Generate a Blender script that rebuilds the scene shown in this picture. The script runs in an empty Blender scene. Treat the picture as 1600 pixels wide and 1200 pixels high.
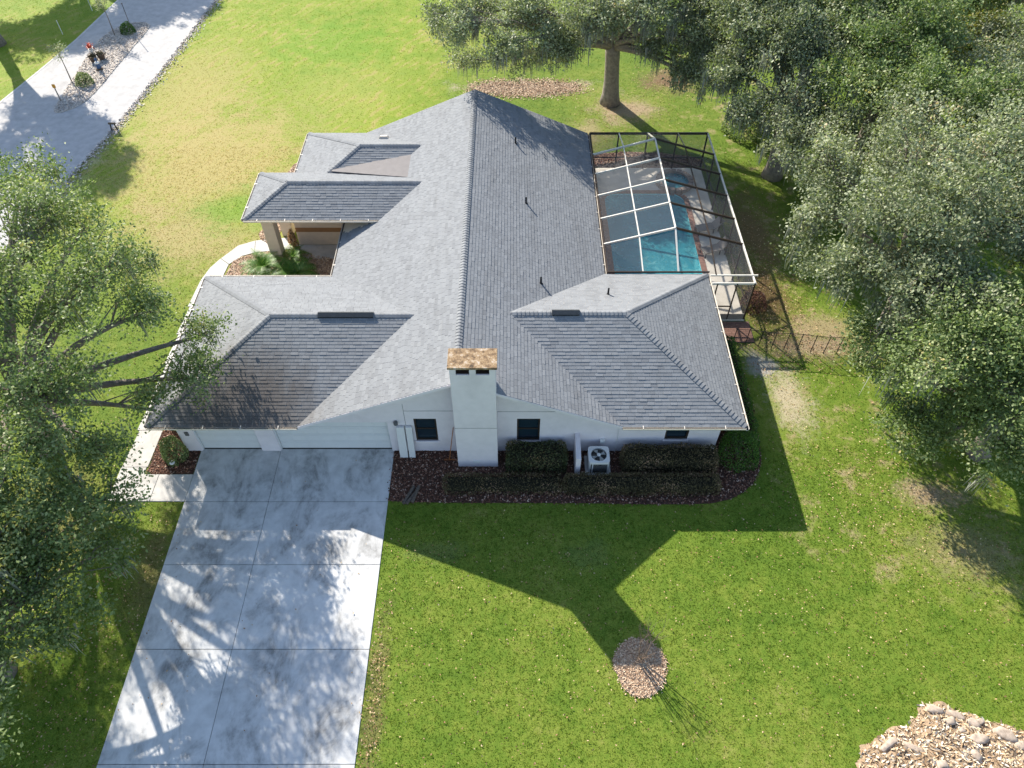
import bpy, bmesh, math, random
import numpy as np
from mathutils import Vector, Matrix
random.seed(7)
R = math.radians
S = bpy.context.scene
COL = S.collection

# ------------------------------------------------------------------ camera, sky, sun, exposure
cam = bpy.data.cameras.new('camera')
camo = bpy.data.objects.new('camera', cam)
COL.objects.link(camo)
cam.sensor_width = 36.0
cam.lens = 36.0 * 1150 / 1600
cam.clip_end = 2000
camo.location = (0, 0, 28)
camo.rotation_euler = (R(90 - 49.78), 0, 0)
S.camera = camo

SUN_EL, SUN_AZ = R(32), R(-35)          # azimuth measured from +Y towards +X
W = bpy.data.worlds.new('World')
S.world = W
W.use_nodes = True
sky = W.node_tree.nodes.new('ShaderNodeTexSky')
sky.sky_type = 'NISHITA'
sky.sun_disc = False
sky.sun_elevation = SUN_EL
sky.sun_rotation = SUN_AZ
sky.air_density = 1.0
sky.dust_density = 0.6
W.node_tree.links.new(sky.outputs[0], W.node_tree.nodes['Background'].inputs[0])
W.node_tree.nodes['Background'].inputs[1].default_value = 0.125
sl = bpy.data.lights.new('sun', 'SUN')
sl.energy = 5.0
sl.angle = R(0.55)
sl.color = (1.0, 0.93, 0.82)
so = bpy.data.objects.new('sun', sl)
COL.objects.link(so)
sd = Vector((-math.sin(SUN_AZ) * math.cos(SUN_EL), -math.cos(SUN_AZ) * math.cos(SUN_EL), -math.sin(SUN_EL)))
so.rotation_euler = sd.to_track_quat('-Z', 'Y').to_euler()
so.location = (-30, 40, 40)
S.view_settings.view_transform = 'Standard'
S.view_settings.look = 'None'
S.view_settings.gamma = 1
S.view_settings.exposure = 0.97
S.cycles.max_bounces = 5
S.cycles.diffuse_bounces = 2
S.cycles.glossy_bounces = 2
S.cycles.transmission_bounces = 3
S.cycles.transparent_max_bounces = 10

# ------------------------------------------------------------------ material helpers
class NT:
    def __init__(s, name):
        s.m = bpy.data.materials.new(name)
        s.m.use_nodes = True
        s.t = s.m.node_tree
        s.n = s.t.nodes
        s.b = s.n['Principled BSDF']
        s.out = s.n['Material Output']
    def lk(s, a, b): s.t.links.new(a, b)
    def put(s, v, sock):
        if hasattr(v, 'is_output'): s.lk(v, sock)
        else: sock.default_value = v
    def pos(s): return s.n.new('ShaderNodeNewGeometry').outputs['Position']
    def objc(s): return s.n.new('ShaderNodeTexCoord').outputs['Object']
    def noise(s, vec, scale, detail=3, rough=.55, dist=0.0):
        t = s.n.new('ShaderNodeTexNoise')
        if vec is not None: s.lk(vec, t.inputs['Vector'])
        t.inputs['Scale'].default_value = scale
        t.inputs['Detail'].default_value = detail
        t.inputs['Roughness'].default_value = rough
        t.inputs['Distortion'].default_value = dist
        return t.outputs['Fac']
    def voro(s, vec, scale, out='Distance'):
        t = s.n.new('ShaderNodeTexVoronoi')
        s.lk(vec, t.inputs['Vector'])
        t.inputs['Scale'].default_value = scale
        return t.outputs[out]
    def math(s, op, a, b=0.0, c=None, clamp=False):
        t = s.n.new('ShaderNodeMath')
        t.operation = op
        t.use_clamp = clamp
        s.put(a, t.inputs[0]); s.put(b, t.inputs[1])
        if c is not None: s.put(c, t.inputs[2])
        return t.outputs[0]
    def vmath(s, op, a, b):
        t = s.n.new('ShaderNodeVectorMath')
        t.operation = op
        s.put(a, t.inputs[0]); s.put(b, t.inputs[1])
        return t.outputs['Value'] if op in ('LENGTH', 'DISTANCE') else t.outputs[0]
    def rng(s, v, a, b, c=0.0, d=1.0, smooth=True):
        t = s.n.new('ShaderNodeMapRange')
        if smooth: t.interpolation_type = 'SMOOTHSTEP'
        s.put(v, t.inputs[0])
        for i, k in enumerate((a, b, c, d)): t.inputs[i + 1].default_value = k
        return t.outputs[0]
    def mix(s, f, a, b, mode='MIX'):
        t = s.n.new('ShaderNodeMix')
        t.data_type = 'RGBA'
        t.blend_type = mode
        s.put(f, t.inputs[0])
        for v, i in ((a, 6), (b, 7)):
            if isinstance(v, tuple): v = (*v, 1)[:4]
            s.put(v, t.inputs[i])
        return t.outputs[2]
    def ramp(s, f, stops):
        t = s.n.new('ShaderNodeValToRGB')
        e = t.color_ramp.elements
        while len(e) < len(stops): e.new(0.5)
        for el, (p, c) in zip(e, stops):
            el.position = p
            el.color = (*c, 1)
        s.put(f, t.inputs[0])
        return t.outputs[0]
    def attr(s, name):
        t = s.n.new('ShaderNodeAttribute')
        t.attribute_name = name
        return t.outputs['Fac']
    def orand(s): return s.n.new('ShaderNodeObjectInfo').outputs['Random']
    def bump(s, h, strength=.3, dist=.02):
        t = s.n.new('ShaderNodeBump')
        t.inputs['Strength'].default_value = strength
        t.inputs['Distance'].default_value = dist
        s.lk(h, t.inputs['Height'])
        s.lk(t.outputs[0], s.b.inputs['Normal'])
    def fin(s, col, rough=.8, spec=.3, metal=0.0):
        if isinstance(col, tuple): col = (*col, 1)[:4]
        s.put(col, s.b.inputs['Base Color'])
        s.put(rough, s.b.inputs['Roughness'])
        s.b.inputs['Specular IOR Level'].default_value = spec
        s.b.inputs['Metallic'].default_value = metal
        return s.m

M = {}
def plain(name, col, rough=.7, var=.15, scale=6, spec=.3, metal=0.0, dirt=None, dscale=.8):
    t = NT(name)
    p = t.pos()
    n = t.noise(p, scale, 4)
    c = t.mix(1.0, col, t.ramp(n, [(.25, (1 - var,) * 3), (.75, (1 + var * .6,) * 3)]), 'MULTIPLY')
    if dirt:
        d = t.rng(t.noise(p, dscale, 5, .62), .5, .75)
        c = t.mix(t.math('MULTIPLY', d, .55), c, dirt)
    t.bump(t.noise(p, scale * 8, 2), .15, .01)
    M[name] = t.fin(c, rough, spec, metal)
    return M[name]

plain('white_wall', (.80, .735, .755), .85, .06, 3, dirt=(.60, .55, .565), dscale=.5)
plain('cream_trim', (.68, .60, .50), .5, .08, 4)
plain('cream_wall', (.62, .52, .42), .8, .08, 4)
plain('brown_band', (.28, .15, .07), .8, .08, 4)
plain('door_white', (.74, .74, .73), .45, .04, 2)
plain('gutter_cream', (.72, .66, .57), .4, .08, 5)
plain('litter_flue_shade', (.05, .03, .02), .9, .5, 30)  # gutter litter, and the shade coloured into the flue openings
plain('dark_metal', (.02, .02, .022), .45, .2, 9)
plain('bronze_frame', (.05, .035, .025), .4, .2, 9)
plain('alu_white', (.72, .69, .62), .4, .08, 9)
plain('bark', (.24, .205, .175), .95, .45, 5)
plain('bark_dark', (.085, .07, .055), .95, .4, 7)
plain('bare_bark', (.20, .145, .115), .9, .35, 20)
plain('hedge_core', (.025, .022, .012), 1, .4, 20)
plain('ac_paint', (.58, .58, .55), .45, .06, 8)
plain('black_plastic', (.015, .015, .017), .5, .2, 9)
plain('orange_wood', (.45, .16, .05), .7, .3, 20)
plain('log_bark', (.13, .105, .085), .95, .5, 12)
plain('stone_pale', (.46, .37, .29), .9, .45, 7, dirt=(.24, .17, .12), dscale=5)
plain('lamp_grey', (.12, .12, .12), .4, .1, 9)
plain('vinyl_white', (.75, .74, .72), .5, .04, 9)
plain('statue_white', (.8, .78, .74), .5, .05, 20)
plain('flower_red', (.65, .10, .04), .6, .25, 40)
plain('cloth_blue', (.05, .10, .2), .7, .2, 20)
plain('terracotta', (.10, .07, .05), .8, .2, 20)
plain('sign_orange', (.75, .33, .04), .5, .1, 20)
plain('spa_tile', (.33, .26, .22), .6, .3, 14)
plain('paver', (.30, .17, .13), .85, .3, 7)
plain('membrane', (.20, .185, .18), .75, .12, 3)
plain('patio_furn', (.28, .25, .22), .7, .2, 9)

def shingle_mat():
    t = NT('asphalt_shingle')
    p = t.pos()
    r = t.math('FRACT', t.math('ADD', t.attr('rnd'), t.orand()))
    base = t.ramp(r, [(0, (.194, .202, .212)), (.35, (.212, .221, .231)), (.75, (.226, .236, .247)), (1, (.246, .256, .266))])
    g = t.noise(p, 60, 2)
    base = t.mix(1.0, base, t.ramp(g, [(.3, (.82,) * 3), (.7, (1.16,) * 3)]), 'MULTIPLY')
    # weather streaks and brown leaf stain on the slope below the overhanging oak
    st = t.vmath('MULTIPLY', p, (1.3, .22, .22))
    w = t.rng(t.noise(st, 1.1, 4, .6), .5, .72)
    base = t.mix(t.math('MULTIPLY', w, .25), base, (.12, .12, .12))
    dd = t.vmath('LENGTH', t.vmath('MULTIPLY', t.vmath('SUBTRACT', p, (-11.6, 19.6, 3.2)), (.30, .34, .3)), (0, 0, 0))
    k = t.math('MULTIPLY', t.rng(t.math('ADD', dd, t.math('MULTIPLY', t.noise(st, 2.5, 4), .8)), .75, 1.75, 1, 0), .75)
    base = t.mix(k, base, (.085, .066, .052))
    t.bump(t.noise(p, 90, 2), .25, .006)
    return t.fin(base, .88, .25)
M['shingle'] = shingle_mat()
plain('shingle_under', (.07, .075, .08), .9, .2, 9)

PATCH = [  # bare, dry or vivid lawn: centre, radii, colour, strength
    ((-20, 43), (8.5, 9.5), (.40, .31, .13), .8), ((-19, 35.5), (5.5, 4.5), (.36, .29, .13), .75),
    ((-24, 52), (5, 9), (.38, .31, .12), .65), ((-13, 53), (5, 6), (.30, .31, .08), .4),
    ((-17.0, 37.9), (3.6, 2.6), (.13, .26, .015), .75), ((-14.5, 60), (6, 5), (.14, .26, .02), .6),
    ((13.6, 22.6), (1.3, 2.4), (.46, .38, .27), .8), ((15.8, 26.2), (3.8, 1.0), (.36, .27, .19), .85),
    ((14.0, 30), (2.0, 3.6), (.16, .085, .05), .75), ((14.6, 35.5), (1.8, 4.5), (.22, .14, .08), .8),
    ((8.2, 49.7), (2.6, 2.2), (.36, .27, .18), .9), ((1.0, 53.0), (5.6, 1.25), (.42, .33, .25), 1.0),
    ((12.0, 54), (2.4, 2.2), (.20, .12, .08), .85), ((5.3, 46.5), (1.8, 2.6), (.33, .26, .15), .7),
    ((19, 14.5), (2.5, 1.6), (.30, .22, .14), .5), ((-14.9, 13.6), (1.1, 3.2), (.20, .15, .07), .6),
    ((-20, 16), (3, 4), (.17, .13, .06), .5), ((-5.0, 8.5), (.5, 3.5), (.20, .15, .07), .5),
    ((-3.2, 14.6), (1.6, .7), (.20, .19, .10), .25), ((3.2, 14.4), (1.2, 1.0), (.2, .22, .10), .2),
    ((18.6, 17.2), (1.8, .9), (.36, .26, .18), .8), ((16.6, 27.6), (2.2, 1.4), (.34, .25, .16), .7), ((12.6, 25.0), (1.0, .9), (.36, .34, .33), .8), ((-28.2, 50), (.9, 14), (.42, .38, .22), .55)]
def lawn(name, tuft):
    t = NT(name)
    p = t.pos()
    n1 = t.noise(p, .11, 4, .6)
    n2 = t.noise(p, .75, 4, .6)
    n3 = t.noise(p, 6.5, 3, .65)
    n4 = t.noise(p, 24, 2, .6)
    n5 = t.noise(p, 2.3, 4, .65)
    v = t.math('ADD', t.math('ADD', t.math('MULTIPLY', n1, .36), t.math('MULTIPLY', n5, .24)), t.math('ADD', t.math('MULTIPLY', n2, .24), t.math('MULTIPLY', n3, .16)))
    c = t.ramp(v, [(.36, (.062, .118, .012)), (.46, (.105, .168, .018)), (.54, (.155, .205, .028)), (.64, (.25, .245, .07))])
    sep = t.n.new('ShaderNodeSeparateXYZ')
    t.lk(p, sep.inputs[0])
    far = t.math('MULTIPLY', t.rng(sep.outputs[1], 26, 40), t.rng(sep.outputs[0], 2, -10))
    c = t.mix(t.math('MULTIPLY', far, .72), c, t.ramp(t.math('ADD', t.math('MULTIPLY', n1, .5), t.math('MULTIPLY', n2, .5)), [(.34, (.17, .27, .02)), (.52, (.25, .31, .035)), (.68, (.34, .33, .07))]))
    # faint mower tracks across the front lawn
    mp = t.n.new('ShaderNodeMapping')
    mp.inputs['Rotation'].default_value = (0, 0, R(28))
    t.lk(p, mp.inputs['Vector'])
    wv = t.n.new('ShaderNodeTexWave')
    wv.inputs['Scale'].default_value = .42
    wv.inputs['Distortion'].default_value = 9
    wv.inputs['Detail'].default_value = 3
    wv.inputs['Detail Scale'].default_value = .8
    t.lk(mp.outputs[0], wv.inputs['Vector'])
    trk = t.math('MULTIPLY', t.math('MULTIPLY', t.rng(wv.outputs['Fac'], .45, .95), far), t.math('MULTIPLY', t.rng(n2, .42, .62), t.rng(n1, .40, .56, .2, .6)))
    c = t.mix(trk, c, (.37, .29, .12))
    e = t.math('ADD', t.math('MULTIPLY', t.math('SUBTRACT', n2, .5), 2.2), t.math('MULTIPLY', t.math('SUBTRACT', n3, .5), 1.4))
    wild = t.math('MULTIPLY', t.math('MULTIPLY', t.rng(t.math('ADD', t.math('MULTIPLY', n2, .6), t.math('MULTIPLY', n5, .4)), .52, .66), t.rng(sep.outputs[0], 10.5, 14)), t.rng(sep.outputs[1], 11, 15))
    c = t.mix(t.math('MULTIPLY', wild, .75), c, (.34, .26, .16))
    for (cx, cy), (rx, ry), pc, st in PATCH:
        d = t.vmath('LENGTH', t.vmath('MULTIPLY', t.vmath('SUBTRACT', p, (cx, cy, 0)), (1 / rx, 1 / ry, 0)), (0, 0, 0))
        k = t.math('MULTIPLY', t.rng(t.math('ADD', d, e), .2, 1.15, 1, 0), st)
        c = t.mix(k, c, pc)
    sp = t.ramp(n4, [(.3, (.66,) * 3), (.5, (1,) * 3), (.72, (1.36,) * 3)])
    c = t.mix(1.0, c, sp, 'MULTIPLY')
    if tuft:
        c = t.mix(1.0, c, t.ramp(t.attr('rnd'), [(0, (.95, 1.0, .9)), (.6, (1.3, 1.3, 1.2)), (1, (1.9, 1.75, 1.5))]), 'MULTIPLY')
    else:
        t.bump(t.noise(p, 9, 2), .35, .03)
    t.fin(c, .85, .15)
    if tuft:
        tr = t.n.new('ShaderNodeBsdfTranslucent')
        t.lk(c, tr.inputs[0])
        mx = t.n.new('ShaderNodeMixShader')
        mx.inputs[0].default_value = .55
        t.lk(t.b.outputs[0], mx.inputs[1])
        t.lk(tr.outputs[0], mx.inputs[2])
        t.lk(mx.outputs[0], t.out.inputs[0])
    return t.m
M['lawn'] = lawn('lawn_turf', False)
M['grass'] = lawn('grass_blades', True)

def concrete(name, col, stain, amt, lo=.5, hi=.68):
    t = NT(name)
    p = t.pos()
    q = t.vmath('MULTIPLY', p, (1.25, .8, 1))
    big = t.rng(t.noise(q, .55, 6, .68, .6), lo, hi)
    fin = t.rng(t.noise(q, 2.4, 5, .7), .34, .66, .35, 1)
    k = t.math('MULTIPLY', t.math('MULTIPLY', big, fin), amt)
    c = t.mix(1.0, col, t.ramp(t.noise(p, 1.8, 5, .6), [(.3, (.84,) * 3), (.7, (1.1,) * 3)]), 'MULTIPLY')
    c = t.mix(k, c, stain)
    c = t.mix(1.0, c, t.ramp(t.orand(), [(0, (.95,) * 3), (1, (1.05,) * 3)]), 'MULTIPLY')
    t.bump(t.noise(p, 60, 3), .15, .01)
    return t.fin(c, .85, .25)
M['drive'] = concrete('driveway_concrete', (.60, .60, .59), (.12, .115, .107), .78, .42, .68)
M['walk'] = concrete('walkway_concrete', (.56, .54, .51), (.22, .2, .17), .35)
M['road'] = concrete('lane_concrete', (.47, .455, .44), (.26, .25, .24), .35)
M['deck'] = concrete('pool_deck_concrete', (.66, .61, .53), (.3, .27, .22), .3)
plain('joint', (.10, .095, .085), .95, .3, 9)
plain('mulch', (.085, .045, .032), .95, .6, 14, dirt=(.035, .022, .016), dscale=3)
plain('chips_bed', (.42, .29, .20), .95, .45, 12)
plain('gravel', (.58, .52, .45), .9, .35, 16)
plain('stone_bed', (.46, .33, .25), .9, .45, 14)
plain('soil', (.36, .26, .17), .95, .5, 8)

def rnd_mat(name, stops, rough=.8, spec=.3, trans=0.0, objr=False):
    t = NT(name)
    r = t.attr('rnd')
    if objr: r = t.math('FRACT', t.math('ADD', r, t.orand()))
    c = t.ramp(r, stops)
    t.fin(c, rough, spec)
    if trans:
        tr = t.n.new('ShaderNodeBsdfTranslucent')
        t.lk(t.mix(1.0, c, (1.3, 1.45, .7), 'MULTIPLY'), tr.inputs[0])
        mx = t.n.new('ShaderNodeMixShader')
        mx.inputs[0].default_value = trans
        t.lk(t.b.outputs[0], mx.inputs[1])
        t.lk(tr.outputs[0], mx.inputs[2])
        t.lk(mx.outputs[0], t.out.inputs[0])
    M[name] = t.m
    return t.m
rnd_mat('leaf_green', [(0, (.055, .09, .024)), (.35, (.135, .192, .062)), (.7, (.26, .315, .13)), (.93, (.42, .44, .24)), (1, (.40, .33, .12))], .55, .35, .28)
rnd_mat('leaf_grey', [(0, (.07, .088, .042)), (.35, (.185, .215, .12)), (.7, (.33, .36, .22)), (.93, (.50, .52, .36)), (1, (.42, .32, .18))], .55, .35, .28)
rnd_mat('leaf_yellow', [(0, (.06, .075, .015)), (.5, (.15, .17, .035)), (.9, (.30, .25, .07)), (1, (.42, .30, .12))], .5, .4, .3)
rnd_mat('moss', [(0, (.15, .16, .13)), (1, (.30, .31, .26))], .95, .1, .15)
rnd_mat('hedge_leaf', [(0, (.03, .042, .012)), (.5, (.075, .09, .028)), (.85, (.13, .125, .045)), (1, (.30, .19, .10))], .5, .4, .15)
rnd_mat('hedge_brown', [(0, (.06, .05, .022)), (.5, (.12, .098, .042)), (.85, (.19, .135, .07)), (1, (.45, .28, .18))], .6, .3, .1)
rnd_mat('hedge_vivid', [(0, (.03, .075, .008)), (.6, (.07, .16, .015)), (1, (.13, .24, .03))], .5, .4, .25)
rnd_mat('palm_leaf', [(0, (.045, .12, .02)), (.6, (.09, .21, .035)), (1, (.2, .28, .06))], .5, .35, .35)
rnd_mat('dry_leaf', [(0, (.18, .09, .05)), (.5, (.40, .25, .13)), (1, (.62, .48, .30))], .8, .2, .1)
rnd_mat('mulch_chip', [(0, (.06, .026, .018)), (.5, (.17, .078, .052)), (.82, (.30, .16, .11)), (1, (.60, .44, .34))], .9, .15)
rnd_mat('pale_chip', [(0, (.26, .15, .09)), (.5, (.52, .36, .24)), (1, (.72, .58, .42))], .9, .15)
rnd_mat('pebble', [(0, (.30, .24, .20)), (.5, (.58, .50, .43)), (1, (.78, .72, .64))], .8, .25)
rnd_mat('heap_chip', [(0, (.24, .15, .08)), (.4, (.55, .40, .25)), (.8, (.72, .60, .44)), (1, (.78, .74, .68))], .9, .15)

def cap_mat():
    t = NT('lichen_cap')
    p = t.pos()
    c = t.ramp(t.noise(p, 3.5, 6, .8), [(.36, (.07, .055, .04)), (.46, (.22, .145, .085)), (.54, (.34, .235, .13)), (.64, (.52, .45, .38))])
    t.bump(t.noise(p, 25, 4), .5, .02)
    return t.fin(c, .9, .2)
M['cap'] = cap_mat()

def glass_mat():
    t = NT('window_glass')
    return t.fin((.015, .03, .042), .06, .6)
M['glass'] = glass_mat()

def screen_mat(name, op, col):
    t = NT(name)
    t.fin(col, .6, .3)
    t.b.inputs['Alpha'].default_value = op
    return t.m
M['screen'] = screen_mat('insect_screen', .24, (.09, .095, .105))
M['fence_mesh'] = screen_mat('fence_mesh', .22, (.012, .012, .012))

def water_mat():
    t = NT('pool_water')
    p = t.pos()
    w = t.rng(t.noise(p, 1.6, 5, .65, 1.5), .45, .72)
    c = t.mix(w, (.05, .40, .50), (.22, .62, .66))
    t.bump(t.noise(p, 3.5, 3), .25, .05)
    t.fin(c, .06, .5)
    t.b.inputs['Alpha'].default_value = .5
    return t.m
M['water'] = water_mat()
def plaster():
    t = NT('pool_plaster')
    p = t.pos()
    c = t.ramp(t.noise(p, .6, 4, .6), [(.3, (.20, .66, .74)), (.55, (.32, .78, .82)), (.75, (.5, .86, .87))])
    return t.fin(c, .8, .2)
M['plaster'] = plaster()

# ------------------------------------------------------------------ mesh helpers
class MB:
    def __init__(s): s.v = []; s.f = []; s.r = []
    def add(s, vs, fs, r=None):
        o = len(s.v)
        s.v += [tuple(v) for v in vs]
        s.f += [tuple(i + o for i in f) for f in fs]
        if r is not None: s.r += [r] * len(vs)
        return s
    def box(s, x0, x1, y0, y1, z0, z1, r=None):
        return s.hexa([(x0, y0, z0), (x1, y0, z0), (x1, y1, z0), (x0, y1, z0), (x0, y0, z1), (x1, y0, z1), (x1, y1, z1), (x0, y1, z1)], r)
    def hexa(s, v, r=None):
        return s.add(v, [(3, 2, 1, 0), (4, 5, 6, 7), (0, 1, 5, 4), (1, 2, 6, 5), (2, 3, 7, 6), (3, 0, 4, 7)], r)
    def bar(s, a, b, w, h=None, up=(0, 0, 1)):
        h = w if h is None else h
        a, b = Vector(a), Vector(b)
        t = (b - a).normalized()
        u = Vector(up)
        if abs(t.dot(u)) > .95: u = Vector((1, 0, 0))
        sx = t.cross(u).normalized() * w / 2
        sz = sx.cross(t).normalized() * h / 2
        return s.hexa([a - sx - sz, a + sx - sz, b + sx - sz, b - sx - sz, a - sx + sz, a + sx + sz, b + sx + sz, b - sx + sz])
    def prism(s, poly, z0, z1, r=None):
        n = len(poly)
        vs = [(x, y, z0) for x, y in poly] + [(x, y, z1) for x, y in poly]
        return s.add(vs, [tuple(range(n - 1, -1, -1)), tuple(range(n, 2 * n))] + [(i, (i + 1) % n, n + (i + 1) % n, n + i) for i in range(n)], r)
    def slab(s, poly, dn):       # 3d polygon extruded by vector dn
        n = len(poly)
        d = Vector(dn)
        vs = [Vector(p) for p in poly]
        vs += [p + d for p in vs]
        return s.add(vs, [tuple(range(n)), tuple(range(2 * n - 1, n - 1, -1))] + [(i, n + i, n + (i + 1) % n, (i + 1) % n) for i in range(n)])
    def tube(s, pts, rad, k=6, cap=True):
        pts = [Vector(p) for p in pts]
        o = len(s.v)
        n = len(pts)
        ref = Vector((.31, .87, .38))
        for i, p in enumerate(pts):
            t = (pts[min(i + 1, n - 1)] - pts[max(i - 1, 0)]).normalized()
            a = t.cross(ref)
            if a.length < .05: a = t.cross(Vector((1, 0, 0)))
            a.normalize()
            b = t.cross(a)
            r = rad[i] if hasattr(rad, '__len__') else rad
            for j in range(k):
                q = 2 * math.pi * j / k
                s.v.append(tuple(p + a * (r * math.cos(q)) + b * (r * math.sin(q))))
        for i in range(n - 1):
            for j in range(k):
                s.f.append((o + i * k + j, o + i * k + (j + 1) % k, o + (i + 1) * k + (j + 1) % k, o + (i + 1) * k + j))
        if cap:
            s.f.append(tuple(o + j for j in range(k - 1, -1, -1)))
            s.f.append(tuple(o + (n - 1) * k + j for j in range(k)))
        return s
    def lathe(s, c, prof, k=16, r=None):     # prof: (radius, z)
        o = len(s.v)
        n = len(prof)
        vs = []
        for rr, z in prof:
            for j in range(k):
                q = 2 * math.pi * j / k
                vs.append((c[0] + rr * math.cos(q), c[1] + rr * math.sin(q), c[2] + z))
        fs = [(i * k + j, i * k + (j + 1) % k, (i + 1) * k + (j + 1) % k, (i + 1) * k + j) for i in range(n - 1) for j in range(k)]
        fs += [tuple(range(k - 1, -1, -1)), tuple((n - 1) * k + j for j in range(k))]
        return s.add(vs, fs, r)
    def mesh(s, name):
        me = bpy.data.meshes.new(name)
        me.from_pydata(s.v, [], s.f)
        if s.r and len(s.r) == len(s.v):
            at = me.attributes.new('rnd', 'FLOAT', 'POINT')
            at.data.foreach_set('value', s.r)
        return me

WM = {}
def link(name, data, mat=None, parent=None, label=None, cat=None, group=None, kind=None, smooth=False, mw=None):
    if isinstance(data, MB): data = data.mesh(name)
    o = bpy.data.objects.new(name, data)
    COL.objects.link(o)
    if mat and not data.materials: data.materials.append(M[mat])
    if smooth: data.polygons.foreach_set('use_smooth', [True] * len(data.polygons))
    mw = mw or Matrix()
    if parent is not None:
        o.parent = parent
        o.matrix_parent_inverse = WM[parent].inverted()
    o.matrix_basis = mw
    WM[o] = mw
    for k, v in (('label', label), ('category', cat), ('group', group), ('kind', kind)):
        if v: o[k] = v
    return o
def thing(name, label, cat, loc, group=None):
    o = bpy.data.objects.new(name, None)
    COL.objects.link(o)
    o.location = loc
    o.empty_display_size = .3
    WM[o] = Matrix.Translation(loc)
    o['label'] = label
    o['category'] = cat
    if group: o['group'] = group
    return o
def bevel(o, w=.02, seg=2):
    m = o.modifiers.new('bevel', 'BEVEL')
    m.width = w
    m.segments = seg
    m.limit_method = 'ANGLE'
    return o

def quads_mesh(name, V, n_per, rnd):
    """V: (N, n_per, 3) array of separate faces; rnd: N floats"""
    N = V.shape[0]
    me = bpy.data.meshes.new(name)
    me.vertices.add(N * n_per)
    me.vertices.foreach_set('co', V.astype(np.float32).ravel())
    me.loops.add(N * n_per)
    me.loops.foreach_set('vertex_index', np.arange(N * n_per, dtype=np.int32))
    me.polygons.add(N)
    me.polygons.foreach_set('loop_start', np.arange(0, N * n_per, n_per, dtype=np.int32))
    at = me.attributes.new('rnd', 'FLOAT', 'POINT')
    at.data.foreach_set('value', np.repeat(rnd, n_per).astype(np.float32))
    me.update(calc_edges=True)
    return me
def kites(rng, P, size, up=.5, aspect=.5, flat=False):
    """leaf shaped faces at points P"""
    N = len(P)
    nrm = rng.normal(size=(N, 3))
    nrm /= np.linalg.norm(nrm, axis=1)[:, None] + 1e-9
    nrm[:, 2] = np.abs(nrm[:, 2]) + up
    nrm /= np.linalg.norm(nrm, axis=1)[:, None]
    t = rng.normal(size=(N, 3))
    t -= nrm * np.sum(t * nrm, axis=1)[:, None]
    t /= np.linalg.norm(t, axis=1)[:, None] + 1e-9
    b = np.cross(nrm, t)
    s = (size * rng.uniform(.65, 1.35, N))[:, None]
    V = np.stack([P - t * s * .5, P + b * s * aspect * .5 + t * s * .06, P + t * s * .5, P - b * s * aspect * .5 + t * s * .06], axis=1)
    return V

# ------------------------------------------------------------------ ground
HX0, HX1, HY0, HY1 = 5.2, 11.9, 29.6, 41.6      # opening of the ground sheet for the pool
g = MB()
B = 400
g.v = [(-B, -B, 0), (B, -B, 0), (B, B, 0), (-B, B, 0), (HX0, HY0, 0), (HX1, HY0, 0), (HX1, HY1, 0), (HX0, HY1, 0)]
g.f = [(0, 1, 5, 4), (1, 2, 6, 5), (2, 3, 7, 6), (3, 0, 4, 7)]
link('lawn', g, 'lawn', kind='structure')

# street lane and its gravel island
def smooth_poly(pts, it=2):
    for _ in range(it):
        q = []
        n = len(pts)
        for i in range(n):
            a, b = pts[i], pts[(i + 1) % n]
            q.append((a[0] * .75 + b[0] * .25, a[1] * .75 + b[1] * .25))
            q.append((a[0] * .25 + b[0] * .75, a[1] * .25 + b[1] * .75))
        pts = q
    return pts
st_r = [(-25.8, 90), (-26.5, 68.5), (-26.97, 61), (-27.53, 53.7), (-28.1, 47.5), (-28.85, 42.4), (-29.4, 38), (-31, 26), (-33, 10)]
st_l = [(-42.5, 10), (-41, 26), (-39.4, 40), (-37.7, 50.8), (-36.8, 55.5), (-35.9, 60.9), (-35.1, 68.5), (-33.8, 90)]
street = link('street', MB().prism(list(reversed(st_r + st_l)), -.2, .012), 'road', kind='structure')
edge = MB()
for pl in (st_r, st_l):
    for a, b in zip(pl, pl[1:]):
        edge.bar((a[0], a[1], .0), (b[0], b[1], .0), .16, .05)
link('street_edge', edge, 'walk', parent=street)
isl = smooth_poly([(-33.3, 49.0), (-33.5, 52), (-34.0, 58.8), (-33.9, 62), (-32.5, 64.1), (-30.8, 63.9), (-30.5, 62.8), (-30.95, 57.2), (-31.15, 52.2), (-31.7, 50.0)], 2)[::-1]
island = link('gravel_island', MB().prism(isl, -.1, .05), 'gravel', kind='structure')
rng = np.random.default_rng(3)
def in_poly(P, poly):
    x, y = P[:, 0], P[:, 1]
    c = np.zeros(len(P), bool)
    n = len(poly)
    for i in range(n):
        x0, y0 = poly[i]
        x1, y1 = poly[(i + 1) % n]
        k = ((y0 > y) != (y1 > y)) & (x < (x1 - x0) * (y - y0) / ((y1 - y0) if y1 != y0 else 1e-9) + x0)
        c ^= k
    return c
def scatter(rng, poly, n):
    a = np.array(poly)
    lo, hi = a.min(0), a.max(0)
    P = rng.uniform(lo, hi, (n, 2))
    return P[in_poly(P, poly)]
def litter(name, poly, n, z, size, mat, label, cat, up=1.2, aspect=.6, hz=.03, parent=None, edge=.03):
    P2 = scatter(rng, poly, n)
    P2 = P2 + rng.normal(size=P2.shape) * edge
    P = np.column_stack([P2, z + rng.uniform(0, hz, len(P2))])
    me = quads_mesh(name, kites(rng, P, size, up, aspect), 4, rng.uniform(0, 1, len(P)))
    if parent is None:
        return link(name, me, mat, label=label, cat=cat, kind='stuff')
    return link(name, me, mat, parent=parent, kind='stuff')
litter('pebbles', isl, 9000, .055, .11, 'pebble', 'pale pebbles covering the island between the street lanes', 'pebbles', aspect=.8)

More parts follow.
